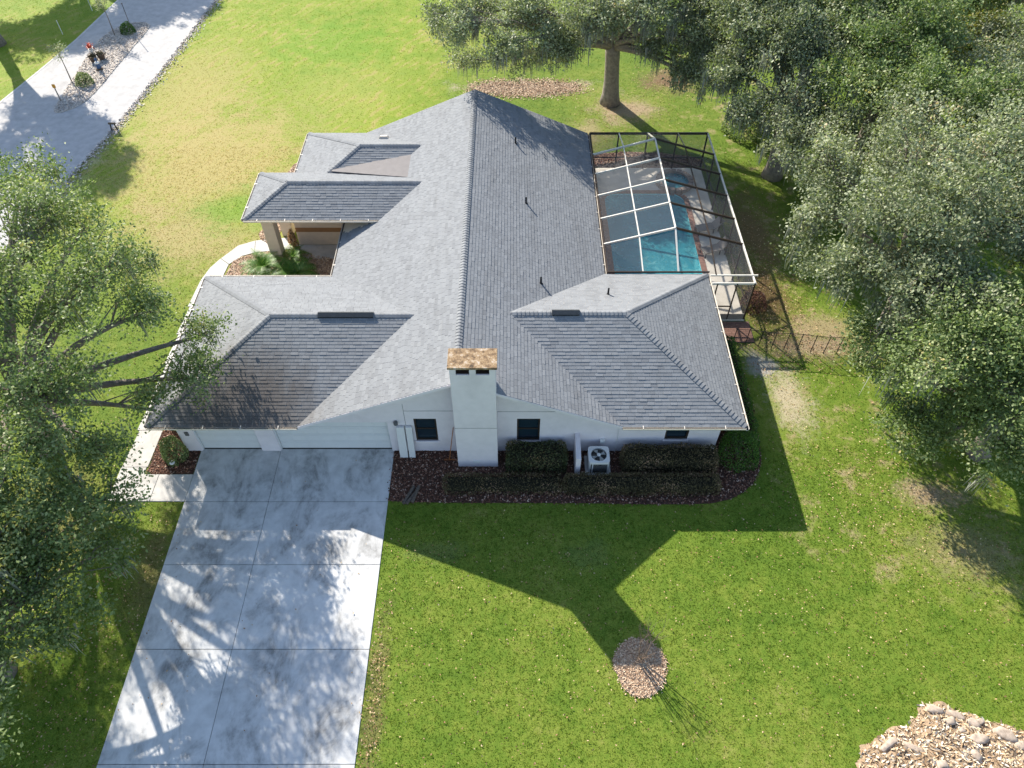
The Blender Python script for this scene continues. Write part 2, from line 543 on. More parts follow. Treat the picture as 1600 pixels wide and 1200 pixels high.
# driveway: a base sheet with each cast slab on it
DX = [-14.36, -10.68, -5.44]
DY = [19.72, 16.9, 13.9, 10.4, 6.4, 2.6, -2]
drive = link('driveway', MB().box(DX[0] + .03, DX[2] - .03, -2, 19.9, -.08, .008), 'joint', kind='structure')
for i in range(2):
    for j in range(len(DY) - 1):
        x0, x1 = DX[i] + (.008 if i else 0), DX[i + 1] - (.008 if not i else 0)
        m = MB().box(x0, x1, DY[j + 1] + .009, DY[j] - .009, -.06, .035)
        bevel(link('slab', m, 'drive', parent=drive), .012)
# walkway from the driveway round the garage to the front door
walk = link('walkway', MB().prism([(-17.6, 16.95), (-14.4, 16.95), (-14.4, 18.3), (-16.65, 18.3), (-16.45, 31.6), (-17.45, 31.6)], -.05, .006), 'joint', kind='structure')
def wslab(poly): bevel(link('slab', MB().prism(poly, -.04, .032), 'walk', parent=walk), .012)
wslab([(-15.9, 16.92), (-14.38, 16.92), (-14.38, 18.32), (-15.9, 18.32)])
wslab([(-17.75, 16.92), (-15.92, 16.92), (-15.92, 18.32), (-16.6, 18.32), (-16.6, 18.7), (-17.75, 18.7)])
ys = [18.72, 20.8, 22.9, 25.0, 27.1, 29.2, 31.3]
for a, b in zip(ys, ys[1:]):
    wslab([(-17.72, a), (-16.55, a), (-16.5, b - .02), (-17.6, b - .02)])
wslab([(-17.6, 31.3), (-16.45, 31.3), (-16.35, 32.7), (-16.95, 33.2), (-17.35, 32.4)])
wslab([(-16.93, 33.22), (-16.33, 32.72), (-15.75, 33.45), (-15.1, 33.75), (-15.3, 34.85), (-16.2, 34.4)])
wslab([(-15.08, 33.76), (-13.0, 34.1), (-13.0, 35.2), (-15.28, 34.86)])
wslab([(-12.98, 33.2), (-10.2, 33.2), (-10.2, 34.46), (-12.98, 34.46)])

# planting beds
bedp = smooth_poly([(-5.5, 19.9), (-5.43, 19.7), (-5.43, 16.98), (-5.3, 16.93), (-2.8, 16.85), (2.8, 16.85), (7.0, 16.75), (9.3, 16.85), (10.6, 17.6), (11.35, 18.7), (11.55, 20.2), (11.7, 23.6), (11.6, 26.1), (9.2, 26.1), (9.2, 19.9)], 1)
bed = link('mulch_bed', MB().prism(bedp[::-1], -.05, .03), 'mulch', kind='structure')
litter('mulch', bedp, 42000, .032, .10, 'mulch_chip', 'reddish brown bark mulch in the bed along the side wall', 'mulch', up=1.0, edge=.06)
b2 = [(-15.6, 18.35), (-14.4, 18.35), (-14.4, 19.75), (-14.9, 19.75), (-14.9, 27.5), (-16.4, 27.5), (-16.5, 18.35)]
link('mulch_bed', MB().prism(b2, -.05, .028), 'mulch', kind='structure')
litter('mulch', b2, 6000, .03, .09, 'mulch_chip', 'dark mulch in the strip between walkway and garage', 'mulch', up=1.0)
b3 = smooth_poly([(-16.3, 28.7), (-16.3, 32.8), (-15.7, 33.4), (-14.9, 33.7), (-13.0, 34.0), (-10.3, 33.1), (-8.9, 33.1), (-8.9, 28.7)], 1)
link('stone_bed', MB().prism(b3[::-1], -.05, .028), 'stone_bed', kind='structure')
litter('stone_chips', b3, 14000, .03, .09, 'pale_chip', 'pinkish stone chips under the palms of the entry court', 'stone chips', aspect=.8)
b4 = smooth_poly([(-13.9, 34.2), (-13.7, 42.6), (-12.6, 43.4), (-14.4, 43.4), (-14.9, 41), (-14.8, 36.5), (-15.4, 35.2)], 1)
link('stone_bed', MB().prism(b4, -.05, .026), 'stone_bed', kind='structure')
litter('stone_chips', b4, 6000, .03, .1, 'pale_chip', 'pinkish stone chips along the far left wall of the house', 'stone chips', aspect=.8)
ring = [(4.82 + (.95 + .06 * math.sin(5 * a)) * math.cos(a), 9.75 + (1.08 + .05 * math.sin(3 * a + 1)) * math.sin(a)) for a in [2 * math.pi * i / 28 for i in range(28)]]
link('mulch_ring', MB().prism(ring, -.03, .03), 'chips_bed', kind='structure')
litter('wood_chips', ring, 7000, .03, .075, 'pale_chip', 'pale wood chips ringed around the small bare tree', 'wood chips', up=.9, edge=.06)
ep = []
for a, b in zip(st_r[:7], st_r[1:8]):
    n = int(90 * (Vector(a) - Vector(b)).length)
    u = rng.uniform(0, 1, (n, 1))
    ep.append(np.array(a) * (1 - u) + np.array(b) * u + np.column_stack([np.abs(rng.normal(size=n)) * .38 - .05, rng.normal(size=n) * .1]))
ep = np.concatenate(ep)
ep = np.column_stack([ep, .02 + rng.uniform(0, .03, len(ep))])
link('pebbles', quads_mesh('pebbles', kites(rng, ep, .13, 1.0, .8), 4, rng.uniform(0, 1, len(ep))), 'pebble', label='pale pebbles spilling along the street edge of the front lawn', cat='pebbles', kind='stuff')
bb = smooth_poly([(-4.0, 53.1), (0, 54.1), (5.6, 53.6), (4.8, 52.2), (-1.0, 51.7)], 2)[::-1]
litter('wood_chips', bb, 9000, .01, .13, 'pale_chip', 'pale leaf and chip bed on the lawn behind the house', 'wood chips', edge=.4)

b5 = smooth_poly([(4.4, 42.35), (12.6, 42.35), (12.8, 43.6), (9, 44.4), (4.6, 44.0)], 1)
link('mulch_bed', MB().prism(b5, -.05, .024), 'chips_bed', kind='structure')
litter('mulch', b5, 5000, .026, .12, 'mulch_chip', 'brown mulch strip behind the far wall of the pool enclosure', 'mulch')
# ------------------------------------------------------------------ house
RX, HALF, YN, YF, ZE = -2.24, 7.0, 19.04, 42.25, 2.65
PT = .4157
ZR = ZE + HALF * PT
XL, XR = RX - HALF, RX + HALF
house = thing('house', 'white single storey house with grey shingle hip and gable roofs and side chimney', 'house', (RX, 30, 0))
roof_parts = []
deck = MB()
SL = []   # (polygon lower-left .. in order, up slope unit)
def wing(side, xe, y0, y1, ze):
    """hipped wing running out in x from the main roof to the eave xe"""
    h = (y1 - y0) / 2
    ym = (y0 + y1) / 2
    zr = ze + h * PT
    hx = xe - side * h
    def mx(z): return RX + side * (ZR - z) / PT       # where the main slope has height z
    xv, xr = mx(ze), mx(zr)
    A, Bq, C, D = (xe, y0, ze), (xe, y1, ze), (hx, ym, zr), (xr, ym, zr)
    return dict(front=[A, (xv, y0, ze), D, C], back=[Bq, (xv, y1, ze), D, C], end=[A, Bq, C], ridge=(C, D), hips=[(A, C), (Bq, C)], val=[((xv, y0, ze), D), ((xv, y1, ze), D)], box=(min(xe, xr), max(xe, xr), y0, y1, ze, zr, ym, side, xe))
WG = wing(-1, -15.72, YN, 28.65, ZE)
WR = wing(1, 10.06, YN, 28.85, ZE)
WE = wing(-1, -14.42, 32.22, 36.55, 3.55)
W2 = wing(-1, -12.85, 34.2, YF, ZE)
def wing_z(w, x, y):
    x0, x1, y0, y1, ze, zr, ym, sd, xe = w['box']
    if y < y0 or y > y1 or sd * (xe - x) < 0 or sd * (x - RX) < 0: return -9
    return ze + PT * min(y - y0, y1 - y, sd * (xe - x))
mainL = [(XL, YN, ZE), (XL, YF, ZE), (RX, YF, ZR), (RX, YN, ZR)]
mainR = [(XR, YN, ZE), (XR, YF, ZE), (RX, YF, ZR), (RX, YN, ZR)]
slopes = [(mainL, 'L'), (mainR, 'R')] + [(w[k], k) for w in (WG, WR, WE, W2) for k in ('front', 'back', 'end')]
CH = (-2.43, -.64, 18.74, 19.66)       # chimney plan

def slope_frame(poly):
    n = (Vector(poly[1]) - Vector(poly[0])).cross(Vector(poly[2]) - Vector(poly[0])).normalized()
    if n.z < 0: n = -n
    u = Vector((0, 0, 1)).cross(n).normalized()      # along the eave
    v = n.cross(u).normalized()                      # up the slope
    if v.z < 0: v = -v; u = -u
    return u, v, n
def clip(poly, a, b, c):        # keep a*x+b*y+c >= 0
    out = []
    m = len(poly)
    for i in range(m):
        p, q = poly[i], poly[(i + 1) % m]
        dp, dq = a * p[0] + b * p[1] + c, a * q[0] + b * q[1] + c
        if dp >= 0: out.append(p)
        if (dp > 0) != (dq > 0) and abs(dp - dq) > 1e-9:
            t = dp / (dp - dq)
            out.append((p[0] + t * (q[0] - p[0]), p[1] + t * (q[1] - p[1])))
    return out
EXP = .165
WID = [.29, .33, .37]
H0, H1 = .004, .015
TABS = []       # full shingles, candidates for pieces of their own
REST = MB()
dk = MB()
wz_all = (WG, WR, WE, W2)
for poly, tagk in slopes:
    pts = [Vector(p) for p in poly]
    u, v, n = slope_frame(poly)
    o = pts[0]
    P2 = [((p - o).dot(u), (p - o).dot(v)) for p in pts]
    ar = sum(P2[i][0] * P2[(i + 1) % len(P2)][1] - P2[(i + 1) % len(P2)][0] * P2[i][1] for i in range(len(P2)))
    if ar < 0: P2 = P2[::-1]
    dk.slab([p for p in (poly if ar > 0 else poly[::-1])], (0, 0, -.13))
    umin, umax = min(p[0] for p in P2), max(p[0] for p in P2)
    vmin, vmax = min(p[1] for p in P2), max(p[1] for p in P2)
    edges = []
    for i in range(len(P2)):
        (x0, y0), (x1, y1) = P2[i], P2[(i + 1) % len(P2)]
        a, b = -(y1 - y0), (x1 - x0)
        edges.append((a, b, -(a * x0 + b * y0)))
    row = 0
    vv = vmin - .03
    while vv < vmax:
        uu = umin - random.uniform(0, .33)
        while uu < umax:
            wd = random.choice(WID)
            rect = [(uu, vv), (uu + wd - .011, vv), (uu + wd - .011, vv + EXP + .012), (uu, vv + EXP + .012)]
            c3 = o + u * (uu + wd / 2) + v * (vv + EXP / 2)
            uu += wd
            if tagk in 'LR':
                if any(wing_z(w, c3.x, c3.y) > c3.z + .14 for w in wz_all): continue
                if CH[0] < c3.x < CH[1] and c3.y < CH[3] - .1: continue
            elif tagk == 'front' and poly is W2['front'] and (34.2 < c3.y < 36.3): continue
            pc = rect
            for a, b, c in edges[:]:
                if a == 0 and b > 0 and vv < 0: continue
                pc = clip(pc, a, b, c + (.03 * abs(b) if (abs(a) < 1e-6 and b > 0) else 0))
                if len(pc) < 3: break
            if len(pc) < 3: continue
            dbl = random.random() < .3
            full = len(pc) == 4 and abs(pc[0][0] - rect[0][0]) + abs(pc[2][0] - rect[2][0]) + abs(pc[0][1] - rect[0][1]) + abs(pc[2][1] - rect[2][1]) < 1e-4
            if full: TABS.append(((c3 - camo.location).length, c3, u, v, n, wd, vv))
            k = len(pc)
            hi = H1 + (.006 if dbl else 0) + random.uniform(-.002, .003)
            def lift(q): return hi + (H0 - hi) * (q[1] - vv) / EXP
            top = [o + u * q[0] + v * q[1] + n * lift(q) for q in pc]
            bot = [o + u * q[0] + v * q[1] + n * .001 for q in pc]
            data = (top + bot, [tuple(range(k))] + [(k + i, k + (i + 1) % k, (i + 1) % k, i) for i in range(k)], min(.97, max(.02, random.gauss(.5, .22))))
            if full: TABS[-1] = TABS[-1] + (data,)
            else: REST.add(*data)
        vv += EXP
        row += 1
roof = link('roof', dk, 'cream_trim', parent=house)
TABS.sort(key=lambda t: t[0])
TMESH = {}
for wd in WID:
    m = MB()
    a, b = wd / 2 - .0055, EXP / 2
    vs = [(-a, -b, H1), (a, -b, H1), (a, b + .012, H0), (-a, b + .012, H0), (-a, -b, .001), (a, -b, .001), (a, b + .012, .001), (-a, b + .012, .001)]
    m.add(vs, [(0, 1, 2, 3), (4, 5, 1, 0), (5, 6, 2, 1), (6, 7, 3, 2), (7, 4, 0, 3)], 0.0)
    TMESH[wd] = m.mesh('shingle')
    TMESH[wd].materials.append(M['shingle'])
for t in TABS[:290]:
    _, c3, u, v, n, wd, vv, data = t
    mw = Matrix.Translation(c3) @ Matrix((u, v, n)).transposed().to_4x4()
    if Matrix((u, v, n)).determinant() < 0: mw = Matrix.Translation(c3) @ Matrix((-u, v, n)).transposed().to_4x4()
    link('shingle', TMESH[wd], parent=roof, mw=mw)
for t in TABS[290:]: REST.add(*t[7])
link('shingle_field', REST, 'shingle', parent=roof, kind='stuff')

# ridge and hip caps
CAPS = []
def cap_line(a, b, side_slope, step=.19):
    a, b = Vector(a), Vector(b)
    L = (b - a).length
    t = (b - a).normalized()
    s = t.cross(Vector((0, 0, 1))).normalized()
    nn = s.cross(t).normalized()
    k = int(L / step)
    for i in range(k):
        c = a + t * (step * (i + .5))
        CAPS.append(((c - camo.location).length, Matrix.Translation(c) @ Matrix((t, s, nn)).transposed().to_4x4(), side_slope, step))
def cap_verts(ss, step):
    w = .155
    e = step / 2
    vs = []
    for x, h in ((-e, .062), (e + .02, .036)):
        vs += [(x, -w, h - w * ss - .014), (x, -.03, h - .03 * ss), (x, .03, h - .03 * ss), (x, w, h - w * ss - .014)]
    vs += [(-e, -w, -w * ss - .01), (-e, w, -w * ss - .01)]
    return vs, [(0, 1, 5, 4)[::-1], (1, 2, 6, 5)[::-1], (2, 3, 7, 6)[::-1], (8, 9, 3, 2, 1, 0)[::-1]]
cap_line((RX, CH[3] - .1, ZR), (RX, YF, ZR), PT)
for w in wz_all:
    cap_line(w['ridge'][0], w['ridge'][1], PT)
    for a, b in w['hips']: cap_line(a, b, PT * .70)
CAPS.sort(key=lambda c: c[0])
CM = {}
capm = MB()
for i, (d, mw, ss, step) in enumerate(CAPS):
    if i < 280:
        if ss not in CM:
            vs, fs = cap_verts(ss, step)
            CM[ss] = MB().add(vs, fs, .1).mesh('ridge_cap')
            CM[ss].materials.append(M['shingle'])
        link('ridge_cap', CM[ss], parent=roof, mw=mw)
    else:
        vs, fs = cap_verts(ss, step)
        capm.add([mw @ Vector(p) for p in vs], fs, random.uniform(.2, .9))
link('ridge_cap_field', capm, 'shingle', parent=roof, kind='stuff')
# metal flashing strip beside the main ridge caps is the ridge vent; two more on the wing ridges
for x0, x1, y, z in ((-8.75, -6.25, 23.845, 4.647), (1.8, 3.05, 23.945, 4.69)):
    m = MB()
    m.slab([(x0, y - .17, z + .0), (x1, y - .17, z + .0), (x1, y, z + .115), (x0, y, z + .115)], (0, 0, .03))
    m.slab([(x0, y, z + .115), (x1, y, z + .115), (x1, y + .17, z + .0), (x0, y + .17, z + .0)], (0, 0, .03))
    link('ridge_vent', m, 'shingle_under', parent=roof)
    m = MB().box(x0 + .01, x1 - .01, y - .16, y - .13, z - .06, z + .02)
    link('ridge_vent_slot', m, 'black_plastic', parent=roof)
# low slope membrane filling the valley between the two left wings, in lapped sheets
mz = [(-5.75, 4.05, 35.35, 37.85), (-10.3, 3.66, 36.5, 36.62)]
for i in range(6):
    a, b = i / 6, (i + 1) / 6
    def q(t): return [mz[0][k] + (mz[1][k] - mz[0][k]) * t for k in range(4)]
    A, Bq = q(a), q(b)
    m = MB().slab([(A[0], A[2], A[1] + .03), (A[0], A[3] + .1, A[1] + .03), (Bq[0] - .03, Bq[3] + .1, Bq[1] + .045), (Bq[0] - .03, Bq[2], Bq[1] + .045)], (0, 0, -.05))
    link('membrane_sheet', m, 'membrane', parent=roof)

# plumbing vents and a square roof vent
for (x, y, z) in ((.75, 32.6, 4.30), (1.39, 26.6, 4.04), (4.61, 26.1, 3.78), (.2, 38.0, 4.53)):
    m = MB().lathe((x, y, z - .08), [(.16, -.02), (.09, .1), (.05, .13), (.045, .48), (.036, .48), (.034, .3)], 12)
    link('vent_pipe', m, 'dark_metal', parent=house)
m = MB()
m.hexa([(-8.15, 40.1, 3.5), (-7.45, 40.1, 3.5), (-7.45, 40.75, 3.22), (-8.15, 40.75, 3.22), (-8.0, 40.2, 3.68), (-7.6, 40.2, 3.68), (-7.6, 40.6, 3.52), (-8.0, 40.6, 3.52)])
bevel(link('roof_vent', m, 'cream_trim', parent=house), .02)

# walls
YW = 19.61
def rake_z(x): return ZR - abs(x - RX) * PT - .12
def wallx(name, x0, x1, y, th, top, openings, mat='white_wall', z0=0.0):
    xs = sorted({x0, x1} | {v for o in openings for v in o[:2]} | ({RX} if x0 < RX < x1 else set()) | ({XR} if x0 < XR < x1 else set()) | ({XL} if x0 < XL < x1 else set()))
    m = MB()
    for a, b in zip(xs, xs[1:]):
        hs = sorted([(o[2], o[3]) for o in openings if o[0] <= a + 1e-6 and o[1] >= b - 1e-6])
        z = z0
        for lo, hi in hs:
            if lo > z: m.box(a, b, y, y + th, z, lo)
            z = hi
        ta, tb = top(a), top(b)
        m.hexa([(a, y, z), (b, y, z), (b, y + th, z), (a, y + th, z), (a, y, ta), (b, y, tb), (b, y + th, tb), (a, y + th, ta)])
    return link(name, m, mat, parent=house)
def front_top(x):
    if x < XL or x > XR: return 2.52
    return max(2.52, rake_z(x))
wins = [(-4.32, -3.33, .86, 2.46), (.22, 1.24, .86, 2.46), (6.88, 7.92, .95, 2.2)]
doors = [(-14.28, -11.52, 0, 2.2), (-10.66, -5.5, 0, 2.2)]
front = wallx('side_wall', -14.92, 9.3, YW, .2, front_top, wins + doors)
def wallb(name, x0, x1, y0, y1, z0, z1, mat='white_wall'):
    return link(name, MB().box(x0, x1, y0, y1, z0, z1), mat, parent=house)
wallb('garage_wall', -14.92, -14.72, YW + .2, 28.1, 0, 2.52)
wallb('garage_back_wall', -14.92, -8.6, 28.1, 28.3, 0, 2.52, 'cream_wall')
wallb('court_wall', -8.75, -8.55, 28.3, 34.5, 0, 2.62, 'cream_wall')
wallb('wing_wall', 9.1, 9.3, YW + .2, 28.2, 0, 2.52)
wallb('wing_back_wall', 4.2, 9.3, 28.2, 28.4, 0, 2.52, 'cream_wall')
wallb('pool_wall', 4.0, 4.2, 28.4, 41.7, 0, 2.52, 'cream_wall')
wallx('far_wall', -12.3, 4.2, 41.7, .2, lambda x: 2.52 if x < XL + .1 else max(2.52, rake_z(x)), [])
wallb('bedroom_wall', -12.3, -12.1, 35.6, 41.7, 0, 2.52, 'cream_wall')
wallb('entry_wall', -12.6, -8.6, 34.5, 34.7, 0, 3.42, 'cream_wall')
link('wall_band', MB().box(-12.6, -8.76, 34.485, 34.5, .95, 1.25), 'brown_band', parent=house)
m = MB().box(-13.75, -13.1, 32.7, 33.35, 0, 3.42)
bevel(link('entry_pillar', m, 'cream_wall', parent=house), .02)
m = MB().box(-13.75, -13.1, 35.3, 35.9, 0, 3.42)
bevel(link('entry_pillar', m, 'cream_wall', parent=house), .02)
link('soffit', MB().box(-15.6, -9.3, 19.2, 28.5, 2.49, 2.5), 'white_wall', parent=house)
link('soffit', MB().box(4.8, 9.95, 19.2, 28.7, 2.49, 2.5), 'white_wall', parent=house)
link('entry_soffit', MB().box(-14.3, -9.0, 32.35, 36.4, 3.4, 3.41), 'cream_wall', parent=house)

# windows
def window(x0, x1, z0, z1):
    w = link('window', MB().box(x0 + .04, x1 - .04, YW + .11, YW + .13, z0 + .04, z1 - .04), 'glass', parent=house)
    m = MB()
    for a, b, c, d in ((x0, x0 + .07, z0, z1), (x1 - .07, x1, z0, z1), (x0 + .07, x1 - .07, z0, z0 + .07), (x0 + .07, x1 - .07, z1 - .07, z1)):
        m.box(a, b, YW + .03, YW + .15, c, d)
    link('frame', m, 'bronze_frame', parent=w)
    zc = (z0 + z1) / 2
    link('meeting_rail', MB().box(x0 + .07, x1 - .07, YW + .06, YW + .108, zc - .03, zc + .03), 'bronze_frame', parent=w)
    bevel(link('sill', MB().box(x0 - .06, x1 + .06, YW - .07, YW + .03, z0 - .10, z0), 'white_wall', parent=w), .012)
for a in wins: window(*a)

# garage doors, four lapped sections each with raised panels
for x0, x1, z0, z1 in doors:
    d = link('garage_door', MB().box(x0 + .02, x1 - .02, YW + .2, YW + .22, .02, z1), 'door_white', parent=house)
    h = (z1 - .03) / 4
    for k in range(4):
        m = MB().box(x0 + .03, x1 - .03, YW + .165, YW + .2, .03 + k * h, .03 + (k + 1) * h - .018)
        npan = max(4, round((x1 - x0) / .62))
        pw = (x1 - x0 - .1) / npan
        for q in range(npan):
            a = x0 + .05 + q * pw
            m.box(a + .05, a + pw - .05, YW + .15, YW + .1655, .03 + k * h + .09, .03 + (k + 1) * h - .1)
        bevel(link('door_section', m, 'door_white', parent=d), .006, 1)
    for a in (x0, x1 - .028): link('door_jamb', MB().box(a, a + .028, YW + .05, YW + .16, 0, z1), 'door_white', parent=d)

# chimney
ch = link('chimney', MB().box(CH[0], CH[1], CH[2], CH[3], 0, 6.38), 'white_wall', parent=house)
m = MB()
for a, b in ((CH[0], CH[0] + .24), (-1.66, -1.41), (CH[1] - .24, CH[1])):
    m.box(a, b, CH[2] + .001, CH[3] - .001, 6.38, 6.76)
link('flue_pier', m, 'white_wall', parent=ch)
link('flue_shade_plate', MB().box(CH[0] + .05, CH[1] - .05, CH[2] + .06, CH[3] - .06, 6.379, 6.386), 'litter_flue_shade', parent=ch)  # dark plate added so its colour gives the flue openings their shade
link('flue', MB().lathe((-2.0, 19.2, 6.36), [(.2, .021), (.2, .3), (.16, .3), (.16, .05)], 14), 'terracotta', parent=ch)
link('flue', MB().lathe((-1.07, 19.2, 6.36), [(.2, .021), (.2, .3), (.16, .3), (.16, .05)], 14), 'terracotta', parent=ch)
c = link('chimney_cap', MB().box(CH[0] - .07, CH[1] + .07, CH[2] - .08, CH[3] + .05, 6.76, 6.87), 'cap', parent=ch)
bevel(c, .02)
link('expansion_joint', MB().box(CH[0] - .004, CH[1] + .004, CH[2] - .004, CH[3], 2.92, 2.94), 'joint', parent=ch)
link('cleanout_door', MB().box(-1.74, -1.44, CH[2] - .02, CH[2], .36, .52), 'vinyl_white', parent=ch)
link('wall_joint', MB().box(-4.68, -2.43, YW - .004, YW, 3.0, 3.02), 'joint', parent=front)
link('wall_joint', MB().box(-.64, 3.4, YW - .004, YW, 2.95, 2.97), 'joint', parent=front)
link('wall_joint', MB().box(-4.70, -4.685, YW - .004, YW, 2.0, 3.5), 'joint', parent=front)
m = MB().lathe((-5.1, YW - .1, 2.2), [(.05, -.06), (.1, 0), (.1, .12), (.04, .17)], 12).box(-5.14, -5.06, YW - .08, YW, 2.24, 2.34)
link('wall_lamp', m, 'lamp_grey', parent=house)
link('switch_box', MB().box(3.98, 4.2, YW - .12, YW, .78, 1.02), 'vinyl_white', parent=house)
m = MB().tube([(4.76, YW - .03, 2.5), (4.76, YW - .03, .9), (4.72, YW - .1, .12)], .014, 6)
link('conduit', m, 'vinyl_white', parent=house)
m = MB().box(-14.66, -14.5, YW - .05, YW, 1.25, 1.5)
link('house_number_plate', m, 'lamp_grey', parent=house)

# rake boards and gutters
def rake(x0, z0, x1, z1, y):
    m = MB()
    m.hexa([(x0, y - .02, z0 - .16), (x1, y - .02, z1 - .16), (x1, y, z1 - .16), (x0, y, z0 - .16), (x0, y - .02, z0 - .004), (x1, y - .02, z1 - .004), (x1, y, z1 - .004), (x0, y, z0 - .004)])
    link('rake_board', m, 'white_wall', parent=roof)
rake(XL, ZE, CH[0], ZR - abs(CH[0] - RX) * PT, YN - .002)
rake(CH[1], ZR - abs(CH[1] - RX) * PT, XR, ZE, YN - .002)
rake(XL, ZE, RX, ZR, YF + .032)
rake(RX, ZR, XR, ZE, YF + .032)
def gutter(a, b, out, z, straps=1.45):
    a, b, out = Vector((*a, z)), Vector((*b, z)), Vector((*out, 0))
    prof = [(0.0, -.01), (0.0, -.13), (.10, -.13), (.135, -.02), (.135, 0.0), (.118, 0.0), (.118, -.02), (.09, -.113), (.015, -.113), (.015, -.01)]
    k = len(prof)
    m = MB()
    vs = [p + out * q[0] + Vector((0, 0, q[1])) for p in (a, b) for q in prof]
    m.add(vs, [(i, (i + 1) % k, k + (i + 1) % k, k + i) for i in range(k)] + [tuple(range(k - 1, -1, -1)), tuple(range(k, 2 * k))])
    go = link('gutter', m, 'gutter_cream', parent=house)
    t = (b - a).normalized()
    L = (b - a).length
    m = MB()
    vs = [p + out * q[0] + Vector((0, 0, q[1])) for p in (a + t * .01, b - t * .01) for q in ((.02, -.09), (.1, -.09), (.1, -.08), (.02, -.08))]
    m.add(vs, [(0, 1, 5, 4), (3, 2, 6, 7), (1, 2, 6, 5), (0, 3, 7, 4)])
    link('leaf_debris', m, 'litter_flue_shade', parent=go)
    n = max(2, int(L / straps))
    for i in range(n):
        p = a + t * (L * (i + .5) / n)
        link('gutter_strap', MB().bar(p - out * .06 + Vector((0, 0, .03)), p + out * .135 + Vector((0, 0, .006)), .035, .008), 'gutter_cream', parent=go)
ZG = ZE - .005
gutter((-15.72, YN), (XL, YN), (0, -1), ZG)
gutter((XR, YN), (10.06, YN), (0, -1), ZG)
gutter((10.06, YN - .12), (10.06, 28.85), (1, 0), ZG)
gutter((-15.72, 28.65), (-15.72, YN), (-1, 0), ZG)
gutter((-15.72, 28.65), (XL, 28.65), (0, 1), ZG)
gutter((XL, 28.65), (XL, 34.2), (-1, 0), ZG)
gutter((-14.42, 32.22), (-6.95, 32.22), (0, -1), 3.545)
gutter((-14.42, 36.55), (-14.42, 32.22), (-1, 0), 3.545)
gutter((-12.85, YF), (-12.85, 34.2), (-1, 0), ZG)
gutter((XR, 28.85), (XR, YF), (1, 0), ZG)

# ------------------------------------------------------------------ pool, deck, enclosure
CX0, CXA, CX1, CZ0, CZA = 4.93, 8.6, 12.4, 2.66, 3.75
TY = [39.8, 37.75, 35.6, 33.45, 31.25]
CY0, CY1 = 28.15, 42.2
def arc(cx, cy, r, a0, a1, n=8): return [(cx + r * math.cos(R(a0 + (a1 - a0) * i / n)), cy + r * math.sin(R(a0 + (a1 - a0) * i / n))) for i in range(n + 1)]
pool_out = arc(9.4, 31.75, 1.45, -90, 0) + [(10.85, 38.4)] + arc(10.0, 38.6, .85, 0, 90) + arc(6.6, 38.65, .8, 90, 180) + arc(6.3, 30.8, .5, 180, 270)
spa_out = arc(10.45, 40.55, .95, 0, 352.5, 24)
bm = bmesh.new()
def loop(pts, z):
    vs = [bm.verts.new((x, y, z)) for x, y in pts]
    return [bm.edges.new((vs[i], vs[(i + 1) % len(vs)])) for i in range(len(vs))]
es = loop([(4.21, 28.41), (9.31, 28.41), (9.31, 28.1), (12.45, 28.1), (12.45, 42.25), (4.21, 42.25)], .12) + loop(pool_out, .12) + loop(spa_out, .12)
bmesh.ops.triangle_fill(bm, edges=es, use_beauty=True)
me = bpy.data.meshes.new('pool_deck')
bm.to_mesh(me)
bm.free()
dko = link('pool_deck', me, 'deck', kind='structure')
m = MB()
for a, b in (((9.31, 28.1), (12.45, 28.1)), ((12.45, 28.1), (12.45, 42.25)), ((12.45, 42.25), (4.21, 42.25))):
    m.add([(*a, -.2), (*b, -.2), (*b, .12), (*a, .12)], [(0, 1, 2, 3)])
link('deck_edge', m, 'deck', parent=dko)
def basin(pts, z0, z1):
    n = len(pts)
    m = MB()
    m.add([(x, y, z1) for x, y in pts] + [(x, y, z0) for x, y in pts], [(i, (i + 1) % n, n + (i + 1) % n, n + i) for i in range(n)] + [tuple(range(n, 2 * n))])
    return m
pool = link('swimming_pool', basin(pool_out, -1.05, .12), 'plaster', kind='structure')
link('spa_basin', basin(spa_out, -.7, .35), 'plaster', parent=pool)
st = MB()
for k in range(3): st.prism(arc(9.3, 31.8, 1.42 - .3 * k, -90, 0) + [(10.72 - .3 * k, 32.4), (9.3, 32.4)], -1.35, -.25 - .3 * (2 - k) if False else -1.0 + .3 * (2 - k) * 0 + .25 * (2 - k) - .35)
link('pool_step', st, 'plaster', parent=pool)
link('water', MB().add([(x, y, .0) for x, y in pool_out], [tuple(range(len(pool_out)))]), 'water', kind='structure')
link('water', MB().add([(x, y, .25) for x, y in spa_out], [tuple(range(len(spa_out)))]), 'water', kind='structure')
def coping(pts, step, wdt, z0, z1, mat):
    acc = [0]
    P = [Vector((*p, 0)) for p in pts] + [Vector((*pts[0], 0))]
    for a, b in zip(P, P[1:]): acc.append(acc[-1] + (b - a).length)
    L = acc[-1]
    n = int(L / step)
    cen = sum(P[:-1], Vector()) / (len(P) - 1)
    def at(s):
        s %= L
        for i in range(len(P) - 1):
            if acc[i + 1] >= s:
                return P[i].lerp(P[i + 1], (s - acc[i]) / max(1e-6, acc[i + 1] - acc[i]))
    for i in range(n):
        a, b = at(L * i / n + .008), at(L * (i + 1) / n - .008)
        nrm = Vector(((b - a).y, -(b - a).x, 0)).normalized()
        if nrm.dot(a - cen) < 0: nrm = -nrm
        a2, b2 = a + nrm * wdt, b + nrm * wdt
        a1, b1 = a - nrm * .03, b - nrm * .03
        m = MB().hexa([(a1.x, a1.y, z0), (b1.x, b1.y, z0), (b2.x, b2.y, z0), (a2.x, a2.y, z0), (a1.x, a1.y, z1), (b1.x, b1.y, z1), (b2.x, b2.y, z1), (a2.x, a2.y, z1)])
        link('coping_brick', m, mat, parent=pool)
coping(pool_out, .32, .28, .105, .155, 'paver')
